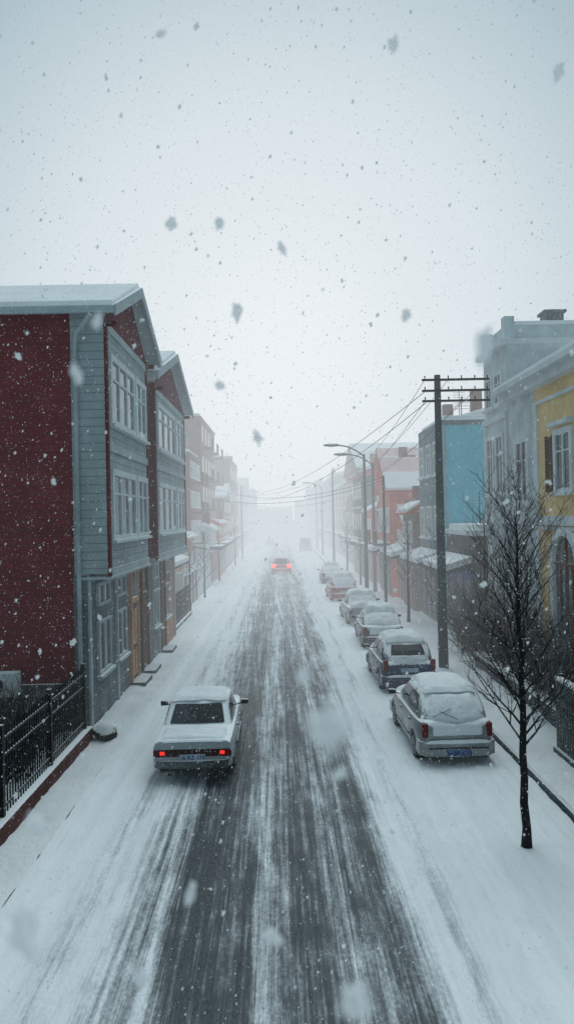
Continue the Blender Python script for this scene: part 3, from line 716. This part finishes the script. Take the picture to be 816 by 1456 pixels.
tree(6.0,28.5,4.6,1.6,.07,"bare snow-dusted tree on pavement near concrete pole",12,prim=18,mat=m_barkfar)
tree(6.1,36,5.5,1.8,.08,"bare dark tree beside shopfronts",13,prim=18,mat=m_barkfar)
tree(6.0,43,5.2,1.8,.08,"bare dark tree beside shopfronts",14,prim=18,mat=m_barkfar)
tree(5.9,56,5.5,1.8,.08,"bare dark tree fading in snowfall",15,prim=16,mat=m_barkfar,lvl=2)
tree(5.8,66,6,1.8,.08,"bare dark tree fading in snowfall",16,prim=16,mat=m_barkfar,lvl=2)
tree(7.1,22.3,5.2,1.4,.07,"bare dark tree in front of white house",19,prim=24,mat=m_barkfar)
tree(7.1,25.9,5.6,1.4,.07,"bare dark tree in front of white house",24,prim=24,mat=m_barkfar)
tree(-5.3,62,5.5,2,.08,"bare tree by snowy garden wall in haze",17,prim=14,mat=m_barkfar,lvl=2)
tree(-5.2,82,6,2,.08,"bare tree by snowy garden wall in haze",18,prim=14,mat=m_barkfar,lvl=2)
tree(-5.2,41.5,4.4,1.4,.06,"small bare tree by pale garden wall",28,prim=18,mat=m_barkfar,lvl=2)
tree(-5.2,49.3,4.6,1.4,.06,"small bare tree by pale garden wall",29,prim=18,mat=m_barkfar,lvl=2)

# ---------------------------------------------------------------- poles, lamps, wires
def upole(x,y,H,label,arms=True,r=.15):
    t=thing("utility_pole",label,"utility pole",(x,y,0),"utility poles along the pavement")
    B().cyl((x,y,-.05),(x,y,H),r,r*.62,14).obj("pole",m_conc,t,smooth=40)
    if arms:
        b=B(); k=B()
        for z in (H-.18,H-.55,H-.9):
            b.box(x-.55,x+1.75,y-.16,y-.08,z-.035,z+.035)
            for q in (-.45,.35,.8,1.25,1.68):
                k.cyl((x+q,y-.12,z+.036),(x+q,y-.12,z+.11),.022,.018,8); k.cyl((x+q,y-.12,z+.112),(x+q,y-.12,z+.135),.03,.025,8)
        b.objs("crossarm",m_iron,t); k.obj("insulators",m_blackpl,t)
    return t
upole(5.42,25.2,10.15,"tall concrete utility pole with three dark crossarms",r=.17)
upole(5.7,41,7.6,"thin dark utility pole beside shopfronts",arms=False,r=.09)
upole(5.6,80,10.3,"utility pole fading in snowfall",arms=False,r=.14)
upole(5.6,118,10.3,"utility pole fading in snowfall",arms=False,r=.14)
def lamp(x,y,H,sg,label,al=1.7):
    t=thing("street_lamp",label,"street lamp",(x,y,0),"street lamps along the road")
    B().cyl((x,y,-.05),(x,y,H),.14,.08,12).obj("pole",m_conc,t,smooth=40)
    pts=[]
    for k in range(7):
        f=k/6; pts.append((x+sg*al*f,y,H-.15+.75*(1-(1-f)**2)))
    B().tube(pts,.05,8).obj("arm",m_conc,t,smooth=40)
    b=B(); px,pz=pts[-1][0],pts[-1][2]
    b.loft([[V((px+sg*u,y+w*math.cos(q),pz+.03+h_*math.sin(q))) for q in [i*math.pi/5 for i in range(10)]] for u,w,h_ in ((-.1,.05,.04),(.05,.16,.10),(.5,.2,.12),(.85,.12,.07),(.95,.03,.02))])
    b.obj("lamp_head",m_lampgl,t,smooth=50)
lamp(5.45,48,9.4,-1,"grey street lamp with curved arm over snowy road")
lamp(6.3,50.5,9.0,-1,"grey street lamp with curved arm beside rooftops")
lamp(5.5,100,9.4,-1,"grey street lamp fading in snowfall")
upole(-5.1,95,9.5,"utility pole beside houses in haze",arms=False,r=.12)
def wire(a,b_,sag,r=.012):
    a=V(a);b_=V(b_); pts=[]
    n=22
    for k in range(n+1):
        f=k/n; p=a.lerp(b_,f); p.z-=sag*4*f*(1-f); pts.append(p)
    o=B().tube(pts,r,5).obj("overhead_wire",m_iron,None,loc=tuple(a)); tag(o,"thin dark overhead wire sagging across snowy street","wire","overhead wires strung between poles")
for q,z in ((-.45,9.97),(.35,9.97),(1.25,9.6),(-.45,9.25),(.8,9.25)):
    wire((5.42+q,25.1,z),(5.6+q*.3,79.9,z+.2),1.5,.010)
wire((5.0,25.1,9.6),(-5.0,95,9.2),1.6,.012)
wire((5.0,25.1,9.2),(-5.0,94.9,8.6),1.9,.012)
wire((5.6,40.9,7.5),(-6.9,66,8.5),1.2,.012)
wire((5.6,40.9,7.3),(-7.0,58,7.4),1.0,.012)
wire((7.6,62.4,7.6),(-5,94.8,7.2),.9,.016)
wire((5.6,80,10),(-6.2,100,8.5),.8,.018)

# ---------------------------------------------------------------- cars
def paint(name,col,rough=.35,metal=.2,snow=1,frost=.12): return M(name,col,rough=rough,metal=metal,snow=snow,frost=frost,coat=.3,var=.14,bump=.0)
p_white=paint("dirty_white_paint",(.33,.37,.38),frost=.12,metal=0)
p_silver=paint("silver_beige_paint",(.24,.26,.26),frost=.2,metal=.2)
p_navy=paint("navy_paint",(.004,.030,.085),frost=.02,metal=0)
p_dark=paint("charcoal_paint",(.022,.028,.032),frost=.12)
p_light=paint("pale_grey_paint",(.25,.28,.30),frost=.15)
p_red=paint("red_paint",(.60,.012,.012),frost=.02,metal=0,snow=.5)
p_dred=paint("snowy_dark_red_paint",(.30,.02,.02),frost=.25,metal=0,snow=1)

def snow_patch(fn,thick,name,parent,nu=18,nv=18,seed=0,mat=None,rag=.12):
    vs=[];b=B()
    for j in range(nv+1):
        for i in range(nu+1):
            u=-1+2*i/nu; v=-1+2*j/nv
            eu=1+rag*(noise.noise(V((v*2.2,seed,1)))-.3)*abs(u)**3; ev=1+rag*(noise.noise(V((u*2.2,seed,5)))-.3)*abs(v)**3
            p,nn=fn(u*eu,v*ev)
            e=max(0,(1-abs(u)**5))**.5*max(0,(1-abs(v)**5))**.5
            h=thick*e*(1+.5*noise.noise(V((u*2.0+seed,v*2.0,3)))+.25*noise.noise(V((u*5+seed,v*5,3)))) - .012*(1-e)
            vs.append(p+nn*h)
    fs=[(j*(nu+1)+i,j*(nu+1)+i+1,(j+1)*(nu+1)+i+1,(j+1)*(nu+1)+i) for j in range(nv) for i in range(nu)]
    b.add(vs,fs); o=b.obj(name,mat or m_snow,parent,local=True,recalc=False)
    for p in o.data.polygons:p.use_smooth=True
    return o

def car(name,label,sp,loc,yaw=0,group=None):
    L=sp['L']; Hh=sp['H']; W=sp['W']/2; pm=sp['paint']; belt=sp['belt']
    e=thing(name,label,"car" if 'van' not in name else "van",(0,0,0),group)
    rings=[]
    for (y,zt,w,zb) in sp['st']:
        w=w*W
        half=[(0,zt+.022),(w*.55,zt+.018),(w*.86,zt+.0),(w*.955,zt-.05),(w*.985,zt-.13),(w*1.0,max(.52,zt-.28)),(w*.995,.42),(w*.965,zb+.05),(w*.9,zb),(0,zb)]
        ring=[V((x,y,z)) for x,z in half]+[V((-x,y,z)) for x,z in half[-2:0:-1]]
        rings.append(ring)
    body=B().loft(rings).obj("body",pm,e,local=True)
    cut=B(); rw=sp.get('rw',.30)
    for yy in sp['axles']:
        for s in (-1,1): cut.cyl((s*(W-.24),yy,rw),(s*(W+.3),yy,rw),rw+.065,rw+.065,28)
    co=cut.obj("cutter",pm)
    md=body.modifiers.new("b",'BOOLEAN'); md.operation='DIFFERENCE'; md.solver='EXACT'; md.object=co
    dg=bpy.context.evaluated_depsgraph_get(); me=bpy.data.meshes.new_from_object(body.evaluated_get(dg))
    body.modifiers.clear(); body.data=me
    bpy.data.objects.remove(co)
    for p in me.polygons:p.use_smooth=True
    me.set_sharp_from_angle(angle=R(38))
    wb=sp.get('wb',.90)*W; wt=sp.get('wt',.73)*W
    yrw,yrr,yrf,ywf=sp['yrw'],sp['yrr'],sp['yrf'],sp['ywf']; zb=belt-.03
    CR=sp.get('cr',.12); BW=sp.get('bow',.05)
    def bulge(t): return sp.get('bulge',0)*math.sin(math.pi*t)
    def lv(t,shr=0,z=None):
        w=wb+(wt-wb)*t-shr+bulge(t)*.5; a=yrw+(yrr-yrw)*t+shr-bulge(t); c=ywf+(yrf-ywf)*t-shr
        zz=zb+(Hh-.05-zb)*t if z is None else z
        cr=min(CR,w*.3)
        return [V((w,a+cr*1.3,zz)),V((w-cr*.3,a+cr*.42,zz)),V((w-cr,a,zz)),V((0,a-BW,zz)),V((-w+cr,a,zz)),V((-w+cr*.3,a+cr*.42,zz)),V((-w,a+cr*1.3,zz)),
                V((-w-.015,(a+c)/2,zz)),V((-w,c-cr,zz)),V((-w+cr*.35,c-cr*.3,zz)),V((-w+cr,c,zz)),V((0,c+BW,zz)),V((w-cr,c,zz)),V((w-cr*.35,c-cr*.3,zz)),V((w,c-cr,zz)),V((w+.015,(a+c)/2,zz))]
    B().loft([lv(0),lv(.25),lv(.5),lv(.75),lv(1),lv(1,.03,Hh-.02),lv(1,.09,Hh-.002),lv(1,.25,Hh+.018)]).obj("cabin",pm,e,local=True,smooth=42)
    def endwin(rear,t0,t1,kk=.97):
        b=B(); vs=[]
        nU=12; ts=[t0,t0+.04,t0+(t1-t0)*.35,t0+(t1-t0)*.65,t1-.04,t1]
        dy=abs((yrr-yrw) if rear else (ywf-yrf)); dz=Hh-.05-zb; ln=math.hypot(dy,dz)
        sgn=-1 if rear else 1
        for t in ts:
            edge=t in(t0,t1)
            w=wb+(wt-wb)*t+bulge(t)*.5; cr=min(CR,w*.3)
            for i in range(nU+1):
                u=-1+2*i/nU; k=kk*.965 if edge else kk
                x=u*k*(w-cr*.95)
                yb_=(yrw+(yrr-yrw)*t-bulge(t)) if rear else (ywf+(yrf-ywf)*t)
                bow=BW*(1-min(1,abs(x)/(w-cr)))
                zz=zb+dz*t
                vs.append(V((x,yb_+sgn*(bow+.007*dz/ln+.006),zz+.009*dy/ln)))
        n1=nU+1
        fs=[(j*n1+i,j*n1+i+1,(j+1)*n1+i+1,(j+1)*n1+i) for j in range(len(ts)-1) for i in range(nU)]
        b.add(vs,fs); return b
    endwin(True,sp.get('rt0',.14),.90,sp.get('rk',.97)).obj("rear_window",m_carglass,e,local=True)
    endwin(False,.1,.92).obj("windscreen",m_carglass,e,local=True)
    for s in (-1,1):
        for (f0,f1) in sp.get('sw',((.13,.47),(.52,.88))):
            vs=[]
            tt=(.14,.5,.88)
            for t in tt:
                w=wb+(wt-wb)*t+.012+bulge(t)*.5
                a=yrw+(yrr-yrw)*t; c=ywf+(yrf-ywf)*t
                for f in (f0,f1):
                    bow=.015*(1-abs(2*f-1))
                    vs.append(V((s*(w+bow),a+(c-a)*f,zb+(Hh-.05-zb)*t)))
            B().add(vs,[(0,1,3,2),(2,3,5,4)]).obj("side_window",m_carglass,e,local=True)
    for yy in sp['axles']:
        for s in (-1,1):
            xo=s*(W-.02)
            prof=[(rw*.62,0),(rw*.9,.0),(rw*.985,.025),(rw,.06),(rw,.13),(rw*.985,.165),(rw*.6,.18)]
            rg=[]
            for r_,d in prof:
                x=xo-s*d; rg.append([V((x,yy+r_*math.cos(q*math.pi/14),rw+r_*math.sin(q*math.pi/14))) for q in range(28)])
            wh=B().loft(rg,True).obj("wheel",m_tyre,e,local=True,smooth=35)
            rb=B()
            rb.cyl((xo-s*.03,yy,rw),(xo-s*.0,yy,rw),rw*.22,rw*.2,12)
            for q in range(7):
                a=q*2*math.pi/7; rb.cyl((xo-s*.02,yy+rw*.15*math.cos(a),rw+rw*.15*math.sin(a)),(xo-s*.01,yy+rw*.6*math.cos(a),rw+rw*.6*math.sin(a)),.028,.022,5)
            for q in range(20):
                a=q*math.pi/10;a2=(q+1)*math.pi/10
                rb.cyl((xo,yy+rw*.63*math.cos(a),rw+rw*.63*math.sin(a)),(xo,yy+rw*.63*math.cos(a2),rw+rw*.63*math.sin(a2)),.016,.016,4,False)
            rb.obj("rim",m_rim,wh,local=True)
    bmat=sp.get('bumper',m_blackpl)
    for rear in (True,False):
        y_=0 if rear else L; s=-1 if rear else 1
        z0,z1=(.34,.50) if sp.get('classic') else (.24,.54)
        ww=W*.98
        b=B()
        cc=sp.get('bc',.04)
        pts=[(-ww,-.42),(-ww*.995,-.2+cc),(-ww*.95,-cc*.6),(-ww*.8,.05),(0,.095),(ww*.8,.05),(ww*.95,-cc*.6),(ww*.995,-.2+cc),(ww,-.42)]
        inn=[(-ww+.03,-.42),(-ww+.05,-.12),(0,-.03),(ww-.05,-.12),(ww-.03,-.42)]
        ring=pts+inn[::-1]
        k=len(ring)
        vs=[V((x,y_+s*d,z0)) for x,d in ring]+[V((x,y_+s*(d),z1)) for x,d in ring]
        fs=[(i,(i+1)%k,k+(i+1)%k,k+i) for i in range(k)]+[tuple(range(k)),tuple(range(2*k-1,k-1,-1))]
        b.add(vs,fs); bo=b.obj("bumper",bmat if not sp.get('bump_body') else pm,e,local=True,bevel=.03)
        if sp.get('bump_body') and rear:
            B().box(-W*.76,W*.76,-.104,-.05,.41,.455).obj("bumper_strip",m_blackpl,bo,local=True,bevel=.01)
    ly0,ly1=sp.get('ly',(-.022,.04))
    for s in (-1,1):
        for (x0,x1,z0,z1,mt) in sp['lamps']:
            a,c=sorted((s*x0*W,s*x1*W)); B().box(a,c,ly0,ly1,z0,z1).obj("tail_lamp",mt,e,local=True,bevel=.012 if sp.get('classic') else .03)
        a,c=sorted((s*.6*W,s*.82*W)); B().box(a,c,L-.14,L+.02,.56,.68).obj("headlight",m_carglass,e,local=True,bevel=.02)
    if sp.get('panel'):
        x0,z0,z1,mt=sp['panel']; B().box(-x0*W,x0*W,-.016,.04,z0,z1).obj("rear_panel",mt,e,local=True,bevel=.005)
    pz,pmn,ptxt,pyy=sp['plate']
    pl=B().box(-.26,.26,pyy-.012,pyy+.02,pz,pz+.115).obj("number_plate",pmn,e,local=True,bevel=.004)
    if ptxt:
        cu=bpy.data.curves.new("t",'FONT'); cu.body=ptxt; cu.size=.115; cu.align_x='CENTER'; cu.extrude=.001
        to=bpy.data.objects.new("t",cu); COL.objects.link(to)
        dg=bpy.context.evaluated_depsgraph_get(); tm=bpy.data.meshes.new_from_object(to.evaluated_get(dg)); bpy.data.objects.remove(to)
        tm.transform(Matrix.Translation((0,pyy-.016,pz+.016))@Matrix.Rotation(R(90),4,'X'))
        tm.materials.clear(); tm.materials.append(m_ink)
        o=bpy.data.objects.new("plate_lettering",tm); COL.objects.link(o); o.parent=pl
    for s in (-1,1):
        ym=ywf-.42
        b=B()
        b.cyl((s*W*.90,ym,belt+.02),(s*W*1.06,ym,belt+.07),.02,.02,6)
        b.loft([[V((s*(W*1.06)+s*.07+dx*.085,ym+dy,belt+.09+dz)) for dx,dz in ((-1,-.055),(1,-.045),(1,.05),(-1,.06))] for dy in (-.05,.0,.06)])
        b.obj("mirror",m_blackpl,e,local=True,bevel=.015)
        for f in sp.get('doors',(.33,.7)):
            y_=yrw+(ywf-yrw)*f; a,c=sorted((s*(W*.985),s*(W*1.0+.022))); B().box(a,c,y_-.07,y_+.07,belt-.17,belt-.135).obj("door_handle",m_blackpl,e,local=True)
        for y_ in sp.get('seams',()):
            a,c=sorted((s*(W*.97),s*(W*1.0+.003))); B().box(a,c,y_-.006,y_+.006,.42,belt-.3).obj("door_seam",m_blackpl,e,local=True)
        a,c=sorted((s*W*.9,s*(W+.014))); B().box(a,c,sp['axles'][0]+.45,sp['axles'][1]-.45,.40,.45).obj("side_trim",m_blackpl,e,local=True)
    if sp.get('wiper'):
        dz=Hh-.05-zb
        f=lambda t:V((0,yrw+(yrr-yrw)*t-BW-bulge(t)-.07,zb+dz*t+.03))
        b=B(); p0=f(.15)+V((.02,0,0)); b.cyl(p0,f(.42)+V((-.34,.03,0)),.012,.009,6); b.cyl(f(.22)+V((-.5,.06,0)),f(.52)+V((-.1,.0,0)),.009,.009,6)
        b.obj("wiper",m_blackpl,e,local=True)
    B().cyl((-W*.55,-.09,.24),(-W*.55,.2,.24),.028,.028,10).obj("exhaust",m_iron,e,local=True)
    Z=V((0,0,1)); sn=sp['snow']; sd=len(bpy.data.objects)%50
    cy=(yrr+yrf)/2; hy=(yrf-yrr)/2+.05
    snow_patch(lambda u,v:(V((u*(wt+.02-.05*abs(v)**4),cy+v*hy-(BW*.8*(1-u*u) if v<0 else 0)*abs(v),Hh-.005-.03*u*u)),Z),sn,"roof_snow",e,seed=sd)
    st=sp['st']
    def ztop(y):
        for a,c in zip(st,st[1:]):
            if a[0]<=y<=c[0]: f=(y-a[0])/(c[0]-a[0]); return a[1]+(c[1]-a[1])*f
        return st[-1][1]
    a,c=ywf+.02,L-.1; snow_patch(lambda u,v:(V((u*W*.86,(a+c)/2+v*(c-a)/2,ztop((a+c)/2+v*(c-a)/2)+.01-.02*u*u)),Z),sn*.9,"bonnet_snow",e,seed=sd+1)
    if yrw>.45:
        a2,c2=.04,yrw-.02; snow_patch(lambda u,v:(V((u*W*.87,(a2+c2)/2+v*(c2-a2)/2,ztop((a2+c2)/2+v*(c2-a2)/2)+.012-.02*u*u)),Z),sn,"boot_snow",e,seed=sd+2)
    cov=sp.get('rearsnow')
    if cov:
        t0,t1,th_=cov; nn=V((0,-(Hh-zb),(yrr-yrw))).normalized()
        def fn(u,v):
            t=(t0+t1)/2+v*(t1-t0)/2; w=wb+(wt-wb)*t+bulge(t)*.5
            x=u*(w-CR*.55); ex_=max(0,abs(x)-(w-CR))
            return V((x,yrw+(yrr-yrw)*t-bulge(t)-BW*(1-min(1,abs(x)/(w-CR)))+ex_*.55,zb+(Hh-.05-zb)*t))+nn*.03,nn
        snow_patch(fn,th_,"rear_window_snow",e,seed=sd+4)
    if sp.get('tailsnow'):
        z0,z1=sp['tailsnow']
        snow_patch(lambda u,v:(V((u*W*.66,-.012,(z0+z1)/2+v*(z1-z0)/2)),V((0,-1,0))),.03,"tailgate_snow",e,seed=sd+6)
    if sp.get('bump_body'):
        snow_patch(lambda u,v:(V((u*W*.84,-.045+v*.045-.03*(1-u*u),.538)),Z),.05,"bumper_snow",e,nu=16,nv=5,seed=sd+8)
    e.location=loc; e.rotation_euler=(0,0,yaw)
    return e

sedan=dict(L=4.25,W=1.66,H=1.39,belt=.92,paint=p_white,classic=True,rw=.29,
  st=[(0,.84,.93,.36),(.03,.875,.955,.32),(.5,.895,.985,.24),(1.05,.92,1,.2),(2.2,.92,1,.2),(2.95,.91,1,.2),(3.6,.86,.985,.22),(4.18,.80,.955,.28),(4.25,.76,.93,.34)],
  axles=(.95,3.42),yrw=.92,yrr=1.42,yrf=2.55,ywf=3.05,wb=.89,wt=.76,
  lamps=[(.82,.95,.575,.70,m_lampoff),(.67,.79,.605,.68,m_lamp)],panel=(.94,.565,.71,m_panel),
  plate=(.50,m_plate,"16 AZ 174",-.03),bumper=m_chrome,snow=.06,seams=(1.55,2.05,2.98),rt0=.16)
car("car","old boxy white sedan driving with red tail lights lit",sedan,(-1.9,15.0,.03),R(.3))
hatch=dict(L=3.95,W=1.66,H=1.48,belt=.93,paint=p_silver,rw=.29,
  st=[(0,.82,.74,.34),(.04,.90,.82,.28),(.12,.95,.90,.26),(.28,.96,.96,.24),(.6,.95,.99,.22),(1.0,.94,1,.2),(2.2,.93,1,.2),(2.95,.92,1,.2),(3.4,.86,.97,.22),(3.75,.77,.9,.26),(3.9,.70,.8,.3),(3.95,.62,.70,.34)],
  axles=(.68,3.18),yrw=.13,yrr=.60,yrf=2.15,ywf=3.0,wb=.89,wt=.72,cr=.26,bow=.10,bulge=.07,bc=.12,
  lamps=[(.74,.90,.62,.92,m_lampoff)],ly=(.0,.16),plate=(.27,m_plateb,"34 BP 2612",-.10),bump_body=True,snow=.13,rearsnow=(.0,.98,.04),tailsnow=(.66,.92),wiper=True,seams=(1.05,1.95,2.9))
car("parked_car","silver hatchback parked with thick snow over rear window",hatch,(3.62,15.6,.05),R(1.0),"cars parked along the kerb")
navy=dict(hatch); navy.update(L=4.1,W=1.70,H=1.5,paint=p_navy,rearsnow=(.0,.38,.05),tailsnow=None,wiper=False,snow=.17,wt=.75,lamps=[(.74,.92,.7,1.02,m_lampoff)],plate=(.66,m_plate,"",-.015),rw=.31)
car("parked_car","navy blue hatchback parked with snow on its roof",navy,(3.72,22.0,.05),R(.5),"cars parked along the kerb")
dk=dict(hatch); dk.update(L=4.2,W=1.72,H=1.46,paint=p_dark,rearsnow=(.0,.98,.06),tailsnow=(.62,.92),wiper=False,snow=.24,yrr=.85,yrw=.2)
car("parked_car","charcoal hatchback nearly buried under settled snow",dk,(3.95,29.3,.04),R(-1),"cars parked along the kerb")
lt=dict(sedan); lt.update(classic=False,bump_body=True,L=4.5,W=1.74,H=1.45,paint=p_light,snow=.2,lamps=[(.72,.92,.6,.8,m_lampoff)],panel=None,plate=(.6,m_plate,"",-.015),rearsnow=(.1,.9,.06),axles=(.95,3.5),cr=.2,bow=.08,bc=.12,ly=(.0,.14),
  st=[(0,.84,.78,.36),(.05,.92,.86,.32),(.2,.95,.94,.28),(.5,.95,.985,.24),(1.05,.95,1,.2),(2.2,.94,1,.2),(3.0,.92,1,.2),(3.8,.84,.985,.22),(4.3,.74,.9,.28),(4.5,.66,.74,.34)])
car("parked_car","pale grey saloon parked under thick snow",lt,(3.98,35.6,.04),R(1.5),"cars parked along the kerb")
rd=dict(hatch); rd.update(L=4.2,W=1.76,H=1.55,paint=p_dred,rearsnow=(.0,.98,.06),tailsnow=None,wiper=False,snow=.25,lamps=[(.66,.92,.72,.92,m_lampoff)],plate=(.6,m_plate,"",-.015))
car("parked_car","red hatchback parked under snowy roof",rd,(3.85,46,.04),R(2),"cars parked along the kerb")
fr=dict(hatch); fr.update(L=4.1,W=1.9,H=1.55,paint=p_red,rearsnow=None,tailsnow=None,wiper=False,snow=.04,lamps=[(.56,.93,.64,.92,m_lampfar)],panel=None,plate=(.3,m_plate,"",-.10))
car("car","red car driving away with bright tail lights",fr,(-.1,70,.0),0)
vn=dict(hatch); vn.update(L=4.8,W=1.9,H=2.2,paint=p_light,rearsnow=None,tailsnow=None,wiper=False,snow=.08,lamps=[(.85,.97,.8,1.1,m_lampoff)],wt=.85,yrr=.2,yrf=3.4,ywf=4.0,belt=1.1,
 st=[(0,.95,.93,.34),(.05,1.1,.96,.28),(1,1.1,1,.22),(3.9,1.1,1,.22),(4.5,.95,.97,.24),(4.8,.75,.88,.34)],axles=(.85,3.9))
car("parked_van","pale van parked far along street in haze",vn,(3.6,112,.04),0,"cars parked along the kerb")
fa=dict(hatch); fa.update(L=4.2,paint=p_dark,rearsnow=None,tailsnow=None,wiper=False)
car("car","dark car far off in snow haze",fa,(-2.2,140,.0),0)
fb=dict(dk); car("parked_car","dark snow-covered car parked far along the kerb in haze",fb,(3.9,58,.04),0,"cars parked along the kerb")

# ---------------------------------------------------------------- falling snow
def flakemat(name,a,c=(.90,.93,.95,1)):
    m,n,l=newmat(name)
    df=n.new("ShaderNodeBsdfDiffuse"); df.inputs[0].default_value=c
    oo=n.new("ShaderNodeOutputMaterial")
    if a<1:
        tr=n.new("ShaderNodeBsdfTransparent"); mx=n.new("ShaderNodeMixShader"); mx.inputs[0].default_value=a
        l.new(tr.outputs[0],mx.inputs[1]); l.new(df.outputs[0],mx.inputs[2]); l.new(mx.outputs[0],oo.inputs[0])
    else: l.new(df.outputs[0],oo.inputs[0])
    return m
m_flake=flakemat("snowflake",1); m_clump=flakemat("soft_snowflake",.6,(.94,.96,.97,1))
rnd=random.Random(99)
fv=[];ff=[];fm=[]
OCT=[(1,0,0),(-1,0,0),(0,1,0),(0,-1,0),(0,0,1),(0,0,-1)]
OF=[(0,2,4),(2,1,4),(1,3,4),(3,0,4),(2,0,5),(1,2,5),(3,1,5),(0,3,5)]
def flake(c,s,st=1.0):
    o=len(fv)
    ax=V((rnd.gauss(0,1),rnd.gauss(0,1),rnd.gauss(0,1))).normalized()
    q=Matrix.Rotation(rnd.uniform(0,6.28),3,ax)
    for a in OCT:
        p=q@V(a)*s*rnd.uniform(.5,1.4); p.z*=st; p.x+=p.z*.25; fv.append((c[0]+p.x,c[1]+p.y,c[2]+p.z))
    ff.extend([(a+o,b_+o,c_+o) for a,b_,c_ in OF]); fm.extend([0]*8)
NF=44000
for i in range(NF):
    y=2.6+14.4*(rnd.random()**(1/2.3))
    if rnd.random()<.025: y=rnd.uniform(1.8,4.0)
    x=rnd.uniform(-1,1)*(.44*y+.4); z=5.4+rnd.uniform(-1,1)*(.74*y+.3)
    if z<.15: continue
    big=rnd.random()
    flake((x,y,z),rnd.uniform(.0024,.0062)*(1.0 if big<.97 or y<5 else 1.6),rnd.uniform(1,1.8))
def clump(c,s,mi=1,rough=.9):
    bm=bmesh.new(); bmesh.ops.create_icosphere(bm,subdivisions=3,radius=s)
    sd=rnd.uniform(0,99); o=len(fv); sx=rnd.uniform(.6,1.1); sz=rnd.uniform(.8,1.5); sk=rnd.uniform(-.5,.5)
    for v in bm.verts:
        k=1+rough*noise.noise(v.co*(1.4/s)+V((sd,sd,0)))+.4*noise.noise(v.co*(3/s)+V((sd,0,0))); v.co*=k
        fv.append((c[0]+v.co.x*sx+v.co.z*sk,c[1]+v.co.y*.8,c[2]+v.co.z*sz))
    for f in bm.faces: ff.append(tuple(v.index+o for v in f.verts)); fm.append(mi)
    bm.free()
for (x,y,z,s) in [(.018,.30,5.314,.0066),(.026,.30,5.203,.0055),(.14,.5,5.512,.0075),(-.155,1.1,5.842,.009),(-.06,1.1,5.708,.0085),(-.15,.42,5.17,.009),
   (-.17,.5,5.198,.005),(-.1,.5,5.093,.0055),(-.012,.5,5.117,.005),(.012,.5,5.293,.0045),(-.08,.6,5.097,.0055),(-.15,1.0,6.06,.006),(.166,1.0,6.04,.0065),(.39,1.0,6.0,.0075),
   (.008,1.0,5.766,.006),(-.076,1.0,5.80,.006),(.174,1.0,5.67,.006),(-.146,.6,5.563,.0045),(-.163,.6,5.52,.005),(.036,.5,5.226,.0045),(-.08,1.0,5.58,.006),(-.03,1.0,5.51,.006)]:
    clump((x,y,z),s)
for i in range(45):
    y=rnd.uniform(1.6,5); clump((rnd.uniform(-1,1)*.4*y,y,5.4+rnd.uniform(-.5,.72)*y),rnd.uniform(.003,.0055)*min(2,y**.5),1,1.1)
me=bpy.data.meshes.new("falling_snow"); me.from_pydata(fv,[],ff); me.update(); me.materials.append(m_flake); me.materials.append(m_clump)
me.polygons.foreach_set("material_index",fm)
fo=bpy.data.objects.new("falling_snow",me); COL.objects.link(fo); fo["kind"]="stuff"
fo["label"]="countless white snowflakes falling over the street"; fo["category"]="snow"

# ---------------------------------------------------------------- world, sun, camera
w=bpy.data.worlds.new("World"); S.world=w; w.use_nodes=True
n=w.node_tree.nodes; l=w.node_tree.links; n.clear()
sky=n.new("ShaderNodeTexSky"); sky.sky_type='NISHITA'; sky.sun_disc=False; sky.sun_elevation=R(55); sky.sun_rotation=R(20)
b1=n.new("ShaderNodeBackground"); l.new(sky.outputs[0],b1.inputs[0]); b1.inputs[1].default_value=.06
tc=n.new("ShaderNodeTexCoord"); nm=n.new("ShaderNodeVectorMath"); nm.operation='NORMALIZE'; l.new(tc.outputs["Generated"],nm.inputs[0])
dt=n.new("ShaderNodeVectorMath"); dt.operation='DOT_PRODUCT'; l.new(nm.outputs[0],dt.inputs[0]); fwd=V((0,1,.20)).normalized(); dt.inputs[1].default_value=fwd
rp=n.new("ShaderNodeValToRGB"); l.new(dt.outputs["Value"],rp.inputs[0]); cr=rp.color_ramp
cr.elements[0].position=0; cr.elements[0].color=(.22,.31,.345,1)
cr.elements[1].position=1; cr.elements[1].color=(.87,.915,.935,1)
for p_,c_ in ((.13,(.68,.79,.84)),(.45,(.60,.72,.77)),(.72,(.18,.29,.345)),(.80,(.23,.345,.405)),(.88,(.45,.565,.62)),(.95,(.70,.78,.82)),(.982,(.79,.845,.875))):
    e_=cr.elements.new(p_); e_.color=(*c_,1)
b2=n.new("ShaderNodeBackground"); l.new(rp.outputs[0],b2.inputs[0]); b2.inputs[1].default_value=1.0
mxw=n.new("ShaderNodeMixShader"); mxw.inputs[0].default_value=.96
l.new(b1.outputs[0],mxw.inputs[1]); l.new(b2.outputs[0],mxw.inputs[2])
ow=n.new("ShaderNodeOutputWorld"); l.new(mxw.outputs[0],ow.inputs[0])
sl=bpy.data.lights.new("sun",'SUN'); sl.energy=1.05; sl.angle=R(45); sl.color=(.92,.98,1)
so=bpy.data.objects.new("sun",sl); COL.objects.link(so); so.rotation_euler=(R(-25),R(6),0)
cd=bpy.data.cameras.new("camera"); co=bpy.data.objects.new("camera",cd); COL.objects.link(co)
cd.sensor_fit='VERTICAL'; cd.sensor_height=36; cd.lens=25.96; cd.clip_start=.05; cd.clip_end=3000
cd.dof.use_dof=True; cd.dof.focus_distance=18; cd.dof.aperture_fstop=4.0
co.matrix_world=Matrix.Translation((0,0,5.4))@Matrix.Rotation(R(-.44),4,'Z')@Matrix.Rotation(R(90.4),4,'X')@Matrix.Rotation(R(-1.2),4,'Z')
S.camera=co
